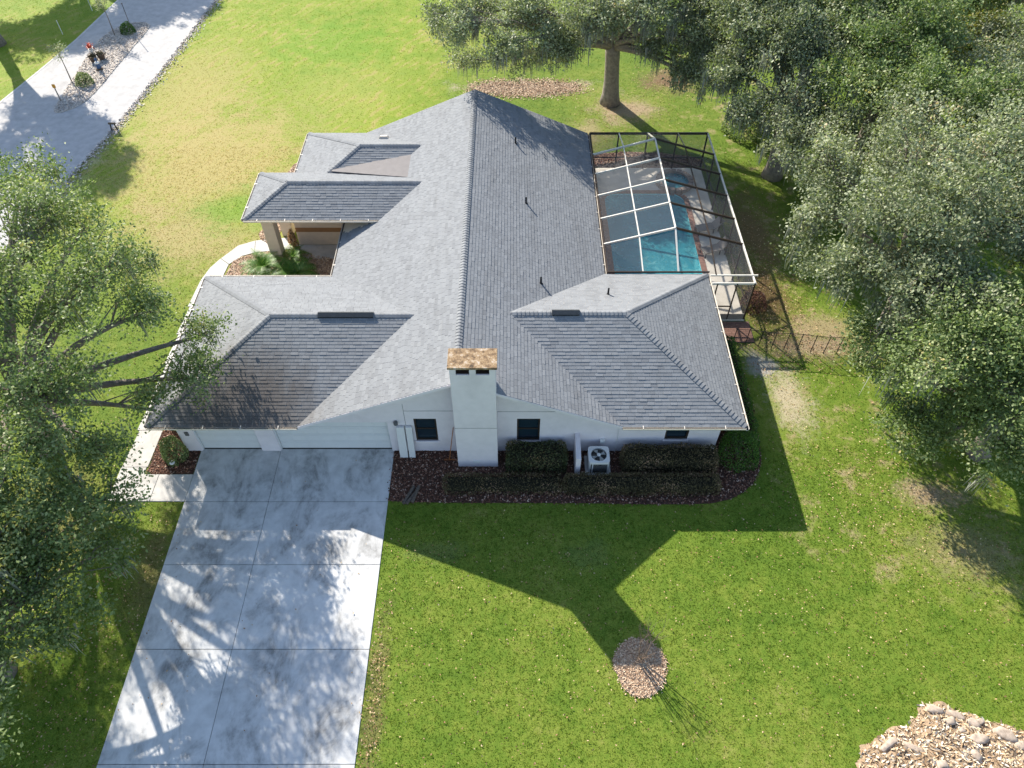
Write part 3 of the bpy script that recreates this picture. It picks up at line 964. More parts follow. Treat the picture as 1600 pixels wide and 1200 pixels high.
coping(spa_out, .30, .26, .0, .40, 'spa_tile')

cage = thing('pool_enclosure', 'screened pool enclosure with white aluminium beams and sloped mesh roof', 'pool enclosure', (8.6, 35, 0))
def roof_pt(x, y):
    k = (x - CX0) / (CXA - CX0) if x < CXA else (CX1 - x) / (CX1 - CXA)
    return Vector((x, y, CZ0 + (CZA - CZ0) * k))
XP = [CX0, (CX0 + CXA) / 2, CXA, (CXA + CX1) / 2, CX1]
YFR, YBK = 28.98, CY1
def lowz(x): return CZ0 + .04
for y in TY:
    link('truss', MB().bar(roof_pt(CX0, y), roof_pt(CXA, y), .06, .12), 'alu_white', parent=cage)
    link('truss', MB().bar(roof_pt(CXA, y), roof_pt(CX1, y), .06, .12), 'bronze_frame', parent=cage)  # right half coloured darker than the left half of each truss
for i, x in enumerate(XP[1:4]):
    pts = [Vector((x, YBK, CZ0 + .03))] + [roof_pt(x, y) for y in TY] + [Vector((x, YFR if x < 10 else 28.7, CZ0 + .07))]
    m = MB()
    for a, b in zip(pts, pts[1:]): m.bar(a, b, .06 if i != 1 else .08, .06)
    link('ridge_beam' if i == 1 else 'purlin', m, 'bronze_frame' if i == 2 else 'alu_white', parent=cage)  # right purlin takes the same dark colour as the right truss halves
m = MB().bar((CX0, 28.9, CZ0), (CX0, CY1, CZ0), .10, .12)
link('house_beam', m, 'bronze_frame', parent=cage)
link('eave_beam', MB().bar((CX1, CY0, CZ0), (CX1, CY1, CZ0), .07, .12), 'alu_white', parent=cage)
link('eave_beam', MB().bar((CX0, CY1, CZ0), (CX1, CY1, CZ0), .10, .13), 'bronze_frame', parent=cage)
link('eave_beam', MB().bar((10.2, 28.7, CZ0 + .05), (CX1 + .25, 28.7, CZ0 + .05), .055, .08), 'alu_white', parent=cage)
link('eave_beam', MB().bar((10.2, CY0, CZ0 - .02), (CX1 + .06, CY0, CZ0 - .02), .06, .12), 'alu_white', parent=cage)
link('gutter_beam', MB().bar((CX0, 28.96, CZ0 + .05), (10.2, 28.96, CZ0 + .05), .06, .08), 'bronze_frame', parent=cage)
def panel(poly):
    c = sum((Vector(p) for p in poly), Vector()) / len(poly)
    poly = [Vector(p) + (c - Vector(p)).normalized() * .02 for p in poly]
    link('screen_panel', MB().add(poly, [tuple(range(len(poly)))]), 'screen', parent=cage)
YS = [YBK] + TY + [YFR]
for j in range(len(YS) - 1):
    for i in range(4):
        def cp(x, y):
            if j == 0 and y == YBK: return Vector((x, y, CZ0 + .03))
            if j == len(YS) - 2 and y == YFR: return Vector((x, 28.7 if x > 10 else y, CZ0 + .06))
            return roof_pt(x, y)
        panel([cp(XP[i], YS[j]), cp(XP[i + 1], YS[j]), cp(XP[i + 1], YS[j + 1]), cp(XP[i], YS[j + 1])])
panel([(10.15, 28.7, CZ0 + .04), (CX1, 28.7, CZ0 + .04), (CX1, CY0, CZ0), (10.15, CY0, CZ0)])
py = [CY1] + TY + [28.15]
for y in py:
    link('post', MB().bar((CX1, y, .12), (CX1, y, CZ0), .06, .09), 'bronze_frame', parent=cage)
for a, b in zip(py, py[1:]):
    link('chair_rail', MB().bar((CX1, a, .95), (CX1, b, .95), .05, .06), 'bronze_frame', parent=cage)
    panel([(CX1, a, .15), (CX1, b, .15), (CX1, b, .93), (CX1, a, .93)])
    panel([(CX1, a, .97), (CX1, b, .97), (CX1, b, CZ0), (CX1, a, CZ0)])
for x in XP:
    link('post', MB().bar((x, CY1, .12), (x, CY1, CZ0), .06, .09), 'bronze_frame', parent=cage)
for a, b in zip(XP, XP[1:]):
    link('chair_rail', MB().bar((a, CY1, .95), (b, CY1, .95), .05, .06), 'bronze_frame', parent=cage)
    panel([(a, CY1, .15), (b, CY1, .15), (b, CY1, CZ0), (a, CY1, CZ0)])
for x in (9.4, 10.5, 11.5):
    link('post', MB().bar((x, CY0, .12), (x, CY0, CZ0), .06, .06), 'bronze_frame', parent=cage)
link('kick_plate', MB().box(9.4, CX1, CY0 - .015, CY0 + .015, .1, .5), 'patio_furn', parent=cage)
link('chair_rail', MB().bar((9.4, CY0, 1.05), (11.5, CY0, 1.05), .05, .06), 'bronze_frame', parent=cage)
for a, b in ((9.4, 10.5), (10.5, 11.5), (11.5, CX1)): panel([(a, CY0, .5), (b, CY0, .5), (b, CY0, CZ0), (a, CY0, CZ0)])
link('door_brace', MB().bar((9.5, CY0 + .03, 1.9), (10.45, CY0 + .03, 1.1), .04, .04), 'bronze_frame', parent=cage)

# paver landing outside the enclosure door
pv = link('paver_landing', MB().box(10.4, 12.7, 26.5, 28.06, -.05, .02), 'joint', kind='structure')
yy = 26.52
k = 0
while yy < 27.95:
    xx = 10.42 - (.15 if k % 2 else 0)
    while xx < 12.66:
        a, b = max(10.42, xx), min(12.68, xx + .3)
        if b - a > .05: link('paver', MB().box(a + .006, b - .006, yy + .005, yy + .145, 0, .04), 'paver', parent=pv)
        xx += .3
    yy += .15
    k += 1
# ------------------------------------------------------------------ vegetation
def bez(a, b, c, d, n):
    out = []
    for i in range(n):
        t = i / (n - 1)
        out.append(a * (1 - t) ** 3 + b * 3 * t * (1 - t) ** 2 + c * 3 * t * t * (1 - t) + d * t ** 3)
    return out
def oak(name, label, base, clumps, seed, fork=3.0, tr=.45, dens=1.0, leaf='leaf_green', moss=0.0, leaf_size=.13, bark='bark', group=None, squash=.62):
    rng = np.random.default_rng(seed)
    rd = random.Random(seed)
    b0 = Vector(base)
    t = thing(name, label, 'tree', base, group)
    m = MB()
    cen = sum((Vector(c[:3]) for c in clumps), Vector()) / len(clumps)
    lean = (cen - b0) * .12
    fk = b0 + Vector((lean.x, lean.y, fork))
    tp = bez(b0 + Vector((0, 0, -.1)), b0 + Vector((0, 0, fork * .35)), fk - Vector((lean.x * .3, lean.y * .3, fork * .3)), fk, 7)
    m.tube(tp, [tr * 1.45, tr * 1.12, tr, tr * .95, tr * .92, tr * .95, tr * .8], 10)
    LP, LR, LS = [], [], []
    MP = []
    for (x, y, z, r) in clumps:
        c = Vector((x, y, z))
        d = c - fk
        hz = Vector((d.x, d.y, 0))
        j = Vector((rd.uniform(-.6, .6), rd.uniform(-.6, .6), rd.uniform(-.3, .3)))
        path = bez(fk - Vector((0, 0, .25)), fk + hz * .25 + Vector((0, 0, max(.6, d.z * .55))) + j, fk + hz * .7 + Vector((0, 0, d.z * .9)) - j, c - Vector((0, 0, r * .15)), 9)
        r0 = min(tr * .62, .11 + .045 * r + .012 * d.length)
        m.tube(path, [r0 * (1 - .8 * i / 8) for i in range(9)], 7)
        nlob = int(3 + r * 3.2)
        ld = rng.normal(size=(nlob, 3))
        ld /= np.linalg.norm(ld, axis=1)[:, None]
        lc = ld * (r * rng.uniform(.35, .82, nlob))[:, None] * np.array([1.05, 1.05, squash]) + np.array([x, y, z])
        lr = r * rng.uniform(.30, .52, nlob) + .12
        lb = rng.normal(0, .13, nlob)
        nsub = int(25 * r * r * dens)
        li = rng.choice(nlob, nsub, p=lr ** 2 / (lr ** 2).sum())
        dirs = rng.normal(size=(nsub, 3))
        dirs /= np.linalg.norm(dirs, axis=1)[:, None]
        sub = lc[li] + dirs * (lr[li] * (.5 + .6 * rng.uniform(0, 1, nsub) ** .6))[:, None] * np.array([1, 1, .72])
        sub += rng.normal(size=sub.shape) * .12
        for i in range(nsub):
            if rng.random() < .25:
                s0 = path[rd.randint(5, 8)]
                s1 = Vector(sub[i])
                mid = s0.lerp(s1, .55) + Vector((rd.uniform(-.2, .2), rd.uniform(-.2, .2), rd.uniform(-.05, .25)))
                m.tube([s0, mid, s1], [.035, .024, .008], 4, cap=False)
        nl = rng.integers(30, 86, nsub)
        cr = np.clip(rng.normal(.45, .17, nsub) + lb[li], 0, 1)
        srad = rng.uniform(.26, .52, nsub)
        idx = np.repeat(np.arange(nsub), nl)
        off = rng.normal(size=(len(idx), 3)) * (srad[idx])[:, None] * np.array([.75, .75, .48])
        P = sub[idx] + off
        LP.append(P)
        LR.append(np.clip(cr[idx] * .75 + rng.uniform(-.05, .38, len(idx)), 0, 1))
        LS.append(np.full(len(idx), leaf_size))
        if moss:
            low = sub[sub[:, 2] < z + .1 * r]
            k = int(len(low) * moss)
            if k: MP.append(low[rng.choice(len(low), k)])
    P = np.concatenate(LP)
    P[:, 2] = np.maximum(P[:, 2], .6)
    link('crown', quads_mesh('crown', kites(rng, P, leaf_size * 1.15, .2, .58), 4, np.concatenate(LR)), leaf, parent=t, kind=None)
    link('trunk', m, bark, parent=t, smooth=True)
    if MP:
        q = np.concatenate(MP)
        V = []
        for c in q:
            n = rng.integers(8, 20)
            o = c + rng.normal(size=(n, 3)) * np.array([.16, .16, .1])
            ln = rng.uniform(.4, 1.25, n)
            w = rng.uniform(.018, .05, n)
            an = rng.uniform(0, math.pi, n)
            dx = np.column_stack([np.cos(an), np.sin(an), np.zeros(n)]) * w[:, None]
            sw = rng.normal(size=(n, 3)) * .05
            bt = o + np.column_stack([sw[:, 0], sw[:, 1], -ln])
            V.append(np.stack([o - dx, o + dx, bt + dx * .25, bt - dx * .25], axis=1))
        V = np.concatenate(V)
        link('hanging_moss', quads_mesh('hanging_moss', V, 4, rng.uniform(0, 1, len(V))), 'moss', parent=t, kind='stuff')
    return t

oak('live_oak', 'sprawling green oak reaching over the garage corner of the roof', (-21.5, 19.8, 0),
    [(-16.0, 21.0, 9.2, 2.0), (-19.2, 24.3, 10, 2.3), (-16.1, 17.4, 8.8, 1.8), (-16.3, 15.5, 8, 1.8), (-13.2, 20.0, 5, 1.45), (-14.5, 21.5, 7.4, 1.5), (-13.1, 22.0, 5.4, 1.0), (-14.9, 15.5, 6, 1.4), (-18.9, 19.7, 10, 2.3), (-14.5, 18.5, 4.6, 1.1), (-16.9, 13.5, 7.5, 1.7), (-22.0, 28.4, 9, 1.7), (-16.7, 24.5, 7.5, 1.2), (-18.5, 25.8, 8.2, 1.1), (-18.8, 22.4, 6.5, 1.2), (-23, 17, 9, 2.5), (-25, 20, 9, 2.6), (-23, 23.5, 9.4, 2.4)],
    11, 3.2, .42, .8, 'leaf_green', .10, .115)
oak('live_oak', 'low dark oak growing along the left edge of the concrete driveway', (-19.0, 9.5, 0),
    [(-15.6, 12.4, 6, 1.6), (-16.0, 10.3, 5, 1.8), (-14.6, 12.4, 4.2, 1.0), (-16.6, 8.3, 5.4, 1.9), (-14.8, 14.4, 4.8, 1.1), (-17, 11.6, 6.5, 1.8), (-15.2, 10.1, 4, 1.1), (-16.6, 6.2, 5.5, 1.8), (-20, 12, 8, 2.2), (-20.5, 7, 7, 2.2), (-21.5, 14.5, 8.5, 2.4), (-19, 9.5, 7.5, 2), (-24.5, 16.5, 7.5, 2.3), (-22.5, 11.5, 6.5, 2.2), (-23.5, 8.5, 6.5, 2.2)],
    12, 2.4, .36, .95, 'leaf_green', .12, .12)
oak('live_oak', 'mossy oak with a thick bare trunk on the lawn behind the far gable', (7.2, 50.8, 0),
    [(-0.85, 44.3, 7.5, 1.5), (-3.2, 45.3, 8.3, 1.8), (-2.7, 46.4, 5.4, 1.0), (2.3, 45.8, 7.2, 1.4), (4.8, 46.1, 8.9, 2.0), (7.9, 45.2, 9.2, 2.1), (11.0, 44.9, 7.5, 2.0), (11.4, 43.7, 5.5, 1.1), (6.3, 48.6, 10, 2.6), (1.6, 49.0, 7.4, 1.7), (12.4, 46.5, 9, 2.4), (-1.6, 49.3, 7.4, 1.6), (10.0, 49.6, 10, 2.8), (4, 53, 10, 2.6), (11, 54, 10, 2.8), (0.0, 47.0, 5.4, 1.3), (2.4, 46.7, 6, 1.4), (4.0, 46.9, 6.6, 1.2), (9.3, 46.2, 6.4, 1.5), (10.9, 45.4, 5.6, 1.3), (-4.5, 49.9, 6.4, 1.4), (1.2, 47.1, 8, 1.7), (12.8, 46.0, 6.5, 1.5), (6.3, 46.2, 8.2, 1.5)],
    13, 4.6, .56, .85, 'leaf_grey', .35, .14)
oak('live_oak', 'broad grey green oak between the pool enclosure and the woods', (19.5, 27.0, 0),
    [(16.6, 25.2, 9, 2.6), (14.6, 24.2, 7.4, 1.8), (14.3, 28.8, 7, 1.5), (15.3, 31.0, 8, 1.9), (17.8, 29.2, 9.5, 2.3), (18.8, 24.8, 9.6, 2.6), (17.2, 21.9, 8.4, 2.2), (15.9, 22.2, 7, 1.6), (21.4, 28.9, 10, 2.5), (13.9, 26.5, 6, 1.0), (22.5, 25, 9.5, 2.6), (19.5, 32.5, 9, 2.2)],
    14, 3.4, .5, 1.0, 'leaf_grey', .15, .125)
oak('live_oak', 'green oak overhanging the side lawn at the end of the black mesh fence', (21.5, 19.5, 0),
    [(16.8, 18.9, 7.4, 2.0), (16.2, 20.2, 6, 1.4), (17.0, 19.4, 3.2, 1.3), (18.7, 20.1, 8, 2.3), (18.9, 17.8, 7, 2.1), (15.6, 22.2, 5.6, 1.1), (17.6, 18.3, 2.8, 1.1), (19.3, 18.4, 4.2, 1.7), (15.9, 21.8, 3.6, 1.1), (22, 19, 8.6, 2.6), (21.5, 22.5, 8.6, 2.4), (23, 15.5, 7.5, 2.2), (18.9, 16.2, 5, 1.5), (20.5, 15.2, 5.6, 1.9)],
    15, 3.0, .42, .95, 'leaf_green', .05, .12)
oak('live_oak', 'moss draped oak at the far right corner of the pool enclosure', (17.0, 41.5, 0),
    [(14.2, 40.7, 9, 2.4), (12.6, 40.8, 7.5, 1.5), (13.8, 38.3, 6.5, 1.5), (15.3, 37.0, 8, 2.0), (16.3, 40.1, 9.6, 2.5), (13.2, 43.3, 9.6, 2.3), (15.0, 35.2, 6.2, 1.3), (15.0, 44.5, 10.5, 2.6), (16.7, 35.3, 7.5, 1.7), (18.5, 42, 10, 2.4)],
    16, 4.0, .5, .9, 'leaf_grey', .5, .135)
oak('live_oak', 'dense oak in the wood behind the moss draped oak', (21.5, 40.5, 0),
    [(19.7, 39.3, 10, 2.5), (18.2, 36.4, 9, 2.0), (20.7, 35.6, 9.4, 2.1), (18.8, 43.2, 10, 2.5), (22.3, 40.4, 10.5, 2.4), (21.3, 44.1, 11, 2.6), (18.6, 33.2, 7, 1.5), (22.8, 34, 9.8, 2.0)],
    17, 4.0, .45, .9, 'leaf_green', .15, .14)
oak('woodland_tree', 'yellowing tree in a gap of the wood', (27, 43.5, 0),
    [(26.4, 44.2, 7.4, 1.8), (27.9, 44.0, 8.4, 2.0), (25.6, 41.5, 6.4, 1.3)], 18, 3.0, .25, .9, 'leaf_yellow', 0, .15)
oak('live_oak', 'round topped green oak at the edge of the wood, beyond the broad oak', (27.5, 36.5, 0),
    [(25.3, 38.0, 9, 2.1), (28.6, 40.0, 9.5, 2.5), (25.1, 34.0, 9.6, 2.2), (28, 35, 10, 2.5), (26, 31, 9.6, 2.2), (29.5, 31.5, 9.6, 2.4)], 19, 3.6, .42, .9, 'leaf_grey', .1, .14)
oak('live_oak', 'far oak closing the wood behind the yellowing tree', (28, 52, 0),
    [(23, 49, 10, 2.8), (19, 49, 10, 2.8), (27, 49, 11, 2.8), (31, 48, 11, 2.8), (25, 54, 12, 3), (32, 53, 12, 3), (16.5, 50.5, 10, 2.8), (20.9, 51.5, 8, 2.8), (25.5, 52.5, 8, 2.8), (30, 51.5, 8, 2.8), (34.5, 51, 8.5, 2.8), (36, 47, 9.5, 2.6)], 20, 4, .5, .8, 'leaf_green', .1, .16)
oak('live_oak', 'tall oak across the street beside the gravel island', (-42, 60, 0),
    [(-38, 56.5, 11.5, 2.2), (-41, 58.5, 12, 2.6), (-42, 62, 12, 2.6), (-45, 58, 11, 2.8), (-40, 61, 10.5, 2.0), (-37.5, 58.5, 12.2, 1.5), (-44, 64, 11, 2.6)], 21, 4, .5, .9, 'leaf_green', 0, .2)
oak('live_oak', 'far oak shading the head of the street', (-43.5, 78, 0),
    [(-40, 79, 10, 2.6), (-43, 76, 10.5, 2.6), (-46, 75, 10, 2.6), (-47, 79, 11, 3), (-43, 81, 11, 3), (-38, 82, 10.5, 2.6), (-50, 75, 10, 3)], 22, 4, .5, .9, 'leaf_green', 0, .2)

# low shrubs under the wood
def shrub(name, label, x, y, r, h, leafm, n, seed, size=.1, group=None, cat='shrub', shape=2.0):
    rng = np.random.default_rng(seed)
    t = thing(name, label, cat, (x, y, 0), group)
    d = rng.normal(size=(n, 3))
    d[:, 2] = np.abs(d[:, 2])
    d /= (np.abs(d) ** shape).sum(1)[:, None] ** (1 / shape)
    lump = 1 + .10 * np.sin(5 * d[:, 0] + seed) * np.cos(4 * d[:, 1] + seed * 2)
    rr = (.80 + .25 * rng.uniform(0, 1, n) ** .5) * lump
    P = d * rr[:, None] * np.array([r, r, h]) + np.array([x, y, .02])
    link('foliage', quads_mesh('foliage', kites(rng, P, size, .25, .55), 4, np.clip(rng.normal(.45, .25, n), 0, 1)), leafm, parent=t)
    m = MB()
    rd = random.Random(seed)
    for k in range(7):
        a = rd.uniform(0, 6.28)
        m.tube([(x, y, 0), (x + .35 * r * math.cos(a), y + .35 * r * math.sin(a), h * .45), (x + .7 * r * math.cos(a), y + .7 * r * math.sin(a), h * .72)], [.03, .02, .008], 5)
    link('stems', m, 'bark_dark', parent=t)
    return t
ULAB = ['leafy shrub under the woodland oaks, beside the yellowing tree', 'leafy shrub against the trunk of the yellowing tree', 'leafy shrub behind the moss draped oak, toward the bare trunked oak', 'leafy shrub between the moss draped oak and the dense oak', 'leafy shrub below the round topped oak, toward the broad oak', 'leafy shrub between the moss draped oak and the far oak', 'leafy shrub at the foot of the round topped oak', 'leafy shrub between the yellowing tree and the far oak']
for i, (x, y, r, h) in enumerate(((22.5, 46, 1.8, 2.4), (25, 47, 1.6, 2.2), (16.3, 47, 1.5, 2), (20, 37.8, 1.7, 2.6), (23.5, 31, 1.8, 2.2), (18.2, 45.8, 1.5, 2), (24.5, 36.5, 1.8, 2.6), (27, 47.5, 2, 2.6))):
    shrub('understory_shrub', ULAB[i], x, y, r, h, 'leaf_green', 2600, 40 + i, .16, 'shrubs under the woodland oaks')
shrub('shrub', 'dark bush outside the pool enclosure beside the eave beam', 13.0, 34.2, .6, 1.0, 'hedge_leaf', 1500, 61, .09)
shrub('shrub', 'small bush at the far outside corner of the pool enclosure', 13.2, 38.6, .5, .8, 'leaf_green', 1200, 62, .09)
shrub('shrub', 'red brown leafed shrub beside the paver landing', 13.2, 29.3, .7, .9, 'mulch_chip', 1800, 63, .09)

# hedges
def hedge(name, label, x0, x1, y0, y1, h, leafm, seed, size=.07, dens=420, group=None):
    rng = np.random.default_rng(seed)
    t = thing(name, label, 'hedge', ((x0 + x1) / 2, (y0 + y1) / 2, 0), group)
    hx, hy = (x1 - x0) / 2, (y1 - y0) / 2
    area = 4 * hx * hy + 4 * (hx + hy) * h
    n = int(area * dens)
    # points on a rounded box
    q = rng.uniform(-1, 1, (n, 3))
    f = rng.choice(5, n, p=np.array([4 * hx * hy, 2 * hx * h, 2 * hx * h, 2 * hy * h, 2 * hy * h]) / area)
    q[f == 0, 2] = 1
    q[f == 1, 1] = -1
    q[f == 2, 1] = 1
    q[f == 3, 0] = -1
    q[f == 4, 0] = 1
    P = q * np.array([hx, hy, h / 2]) + np.array([0, 0, h / 2])
    rr = min(.28, hx * .6, hy * .6, h * .45)
    inner = np.clip(P, [-hx + rr, -hy + rr, -1], [hx - rr, hy - rr, h - rr])
    dv = P - inner
    L = np.linalg.norm(dv, axis=1)[:, None]
    P = np.where(L > rr, inner + dv / np.maximum(L, 1e-6) * rr, P)
    bmp = .07 * np.sin(P[:, 0:1] * 3.1 + seed) * np.cos(P[:, 1:2] * 4.7) + rng.normal(size=(n, 1)) * .035
    P = P + dv / np.maximum(L, 1e-6) * bmp
    P[:, 2] = np.maximum(P[:, 2], .03)
    P += np.array([(x0 + x1) / 2, (y0 + y1) / 2, 0])
    cr = np.clip(.45 + .3 * np.sin(P[:, 0] * 2.3 + seed) * np.sin(P[:, 1] * 3) + rng.normal(size=n) * .22, 0, 1)
    link('foliage', quads_mesh('foliage', kites(rng, P, size, .2, .6), 4, cr), leafm, parent=t)
    i = .14
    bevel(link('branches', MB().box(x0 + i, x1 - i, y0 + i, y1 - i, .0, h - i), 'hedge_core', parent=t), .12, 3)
    return t
hedge('hedge', 'rounded clipped hedge under the side window, beside the chimney', -.25, 2.45, 18.35, 19.45, 1.15, 'hedge_leaf', 71)
hedge('hedge', 'long clipped hedge under the small window of the right wing', 4.95, 9.2, 18.3, 19.35, 1.05, 'hedge_brown', 72)
hedge('low_hedge', 'low sparse hedge on the mulch in front of the chimney', -3.0, 2.2, 17.25, 18.15, .5, 'hedge_brown', 73, .07, 260)
hedge('low_hedge', 'low dark hedge in front of the air conditioner', 2.3, 9.15, 17.2, 18.05, .68, 'hedge_brown', 74)
hedge('hedge', 'narrow green hedge along the right wing wall below the gutter', 10.15, 11.25, 20.2, 25.9, 1.2, 'hedge_vivid', 75)
shrub('bush', 'round bright green bush at the corner of the right wing', 10.35, 19.3, .88, 1.5, 'hedge_vivid', 5200, 76, .075, None, 'bush', 2.6)
shrub('bush', 'dark green bush beside the garage corner pillar', -15.4, 19.3, .55, 1.3, 'leaf_green', 2400, 77, .09, None, 'bush')
shrub('bush', 'leafy bush by the garage wall along the walkway', -15.7, 21.2, .5, 1.1, 'leaf_green', 2000, 78, .09, None, 'bush')

# sago palms in the entry court
def frond_mesh(seed, L):
    rd = random.Random(seed)
    F = []
    r = []
    pts = []
    n = 20
    for i in range(n + 1):
        t = i / n
        pts.append(Vector((L * t * (1 - .12 * t), 0, L * (.62 * t - .95 * t * t * .9))))
    for i in range(1, n):
        p = pts[i]
        tan = (pts[i + 1] - pts[i - 1]).normalized()
        ll = L * .24 * math.sin(math.pi * min(1, .12 + .88 * i / n)) ** .6
        for s in (-1, 1):
            tip = p + Vector((tan.x * ll * .45, s * ll, tan.z * ll * .45 + ll * .18 + rd.uniform(-.03, .03)))
            w = tan * .022
            F.append([p - w, p + w, tip, tip])
            r.append(rd.uniform(.2, .9))
    for a, b in zip(pts, pts[1:]):
        F.append([a + Vector((0, -.012, 0)), b + Vector((0, -.012, 0)), b + Vector((0, .012, 0)), a + Vector((0, .012, 0))])
        r.append(1.0)
    V = np.array([[tuple(q) for q in f] for f in F])
    # leaflets are triangles: nudge the doubled tip
    V[:, 3] = V[:, 3] * .98 + V[:, 0] * .02
    me = quads_mesh('frond', V, 4, np.array(r))
    me.materials.append(M['palm_leaf'])
    return me
FR = [frond_mesh(k, 1.25) for k in range(3)]
def sago(label, x, y, h, n, sc, seed):
    rd = random.Random(seed)
    t = thing('sago_palm', label, 'palm', (x, y, 0), 'sago palms in the entry court')
    link('trunk', MB().lathe((x, y, 0), [(.2, 0), (.22, h * .5), (.16, h), (.05, h + .12)], 12), 'bark_dark', parent=t)
    for i in range(n):
        a = i * 2.39996 + rd.uniform(-.15, .15)
        el = R(58) * (1 - i / n) - R(16) + rd.uniform(-.1, .1)
        mw = Matrix.Translation((x, y, h + .05)) @ Matrix.Rotation(a, 4, 'Z') @ Matrix.Rotation(-el, 4, 'Y') @ Matrix.Scale(sc * rd.uniform(.85, 1.1), 4)
        link('frond', FR[i % 3], parent=t, mw=mw)
sago('full sago palm at the corner of the entry court, nearest the garage roof', -12.1, 31.2, .35, 34, 1.3, 1)
sago('sago palm beside the curved walkway and entry pillar', -13.95, 31.8, .45, 30, 1.2, 2)
sago('smaller sago palm in front of the entry wall', -12.6, 32.9, .3, 20, .9, 3)
shrub('dry_plant', 'dry pinkish yellow plant leaning beside the entry wall', -12.7, 33.9, .24, 1.5, 'dry_leaf', 260, 90, .2, None, 'plant')

# bare young tree on the mulch ring
t = thing('bare_tree', 'small leafless multi stemmed tree in the wood chip ring', 'tree', (4.82, 9.95, 0))
m = MB()
rd = random.Random(5)
def twig(p, d, L, r, lev):
    n = 4
    pts = [p]
    q = p
    dd = d.copy()
    for i in range(n):
        dd = (dd + Vector((rd.uniform(-.16, .16), rd.uniform(-.16, .16), rd.uniform(0, .1)))).normalized()
        q = q + dd * L / n
        pts.append(q)
    m.tube(pts, [r * (1 - .55 * i / n) for i in range(n + 1)], 5 if lev < 2 else 4, cap=False)
    if lev < 4:
        for k in range(3 if lev < 3 else 2):
            s = pts[rd.randint(1, n)]
            nd = (dd + Vector((rd.uniform(-.55, .55), rd.uniform(-.55, .55), rd.uniform(-.05, .3)))).normalized()
            twig(s, nd, L * .66, r * .5, lev + 1)
for k in range(4):
    a = k * 1.6 + .4
    twig(Vector((4.82 + .05 * math.cos(a), 9.95 + .05 * math.sin(a), 0)), Vector((.22 * math.cos(a), .22 * math.sin(a), 1)).normalized(), .95 * 1.3, .036, 0)
link('stems', m, 'bare_bark', parent=t)

# grass blades
area_n = [((-24, 24), (4.5, 20), 120000), ((-40, 30), (20, 45), 110000), ((-46, 46), (45, 72), 70000)]
PG = []
for (xa, xb), (ya, yb), n in area_n:
    PG.append(np.column_stack([rng.uniform(xa, xb, n), rng.uniform(ya, yb, n)]))
PG = np.concatenate(PG)
ex = [b5, [(DX[0] - .02, -3), (DX[2] + .02, -3), (DX[2] + .02, 19.8), (DX[0] - .02, 19.8)], bedp, b2, b3, b4, ring, bb, list(reversed(st_r + st_l)),
      [(-17.75, 16.9), (-14.3, 16.9), (-14.3, 18.4), (-16.45, 18.4), (-16.35, 32.7), (-15, 33.7), (-13, 33.2), (-10, 33.2), (-10, 35.6), (-13, 35.6), (-15.3, 34.9), (-16.9, 33.4), (-17.7, 31.5)],
      [(-14.95, 19.5), (9.35, 19.5), (9.35, 28.1), (12.5, 28.1), (12.5, 42.3), (-12.9, 42.3), (-12.9, 28.4), (-14.95, 28.4)], [(10.3, 26.4), (12.8, 26.4), (12.8, 28.1), (10.3, 28.1)]]
keep = np.ones(len(PG), bool)
for p in ex: keep &= ~in_poly(PG, p)
keep &= np.abs(PG[:, 0]) < 14 + PG[:, 1] * .62
PG = PG[keep]
N = len(PG)
scl = .75 + PG[:, 1] * .004
vs = []
rg = []
for k in range(2):
    a = rng.uniform(0, 6.283, N)
    hgt = rng.uniform(.02, .05, N) * scl
    wd = rng.uniform(.012, .03, N) * scl
    c = np.column_stack([PG + rng.normal(size=(N, 2)) * .03, np.zeros(N)])
    dx = np.column_stack([np.cos(a), np.sin(a), np.zeros(N)]) * wd[:, None]
    tip = c + np.column_stack([rng.normal(size=N) * .035, rng.normal(size=N) * .035, hgt])
    vs.append(np.stack([c - dx, c + dx, tip], axis=1))
    rg.append(rng.uniform(0, 1, N))
link('grass', quads_mesh('grass', np.concatenate(vs), 3, np.concatenate(rg)), 'grass', label='short mown grass blades covering the lawn around the house', cat='grass', kind='stuff')
# fallen leaves on the lawn
FL = []
for (x, y, sx, sy, n) in ((6, 11, 14, 5, 2600), (13.5, 30, 1.2, 3, 2200), (15.5, 34.5, 1.5, 4, 1200), (15.5, 26, 2.5, .9, 1100), (8.5, 49, 2.4, 2.6, 1600), (12, 54, 1.6, 1.6, 900), (17, 18, 3, 3, 1500), (-17, 12, 2.5, 5, 1800), (-5.05, 8.0, .22, 2.5, 380), (-17, 25, 4, 5, 600)):
    FL.append(rng.normal(size=(n, 2)) * np.array([sx, sy]) + np.array([x, y]))
FL = np.concatenate(FL)
keep = np.ones(len(FL), bool)
for p in ex[:1] + ex[2:]: keep &= ~in_poly(FL, p)
keep &= ~in_poly(FL, ex[1]) | (rng.random(len(FL)) < .12)
FL = FL[keep]
FP = np.column_stack([FL, .05 + rng.uniform(0, .04, len(FL))])
link('fallen_leaves', quads_mesh('fallen_leaves', kites(rng, FP, .075, 1.4, .6), 4, rng.uniform(0, 1, len(FP))), 'dry_leaf', label='tan fallen oak leaves strewn over the grass', cat='fallen leaves', kind='stuff')

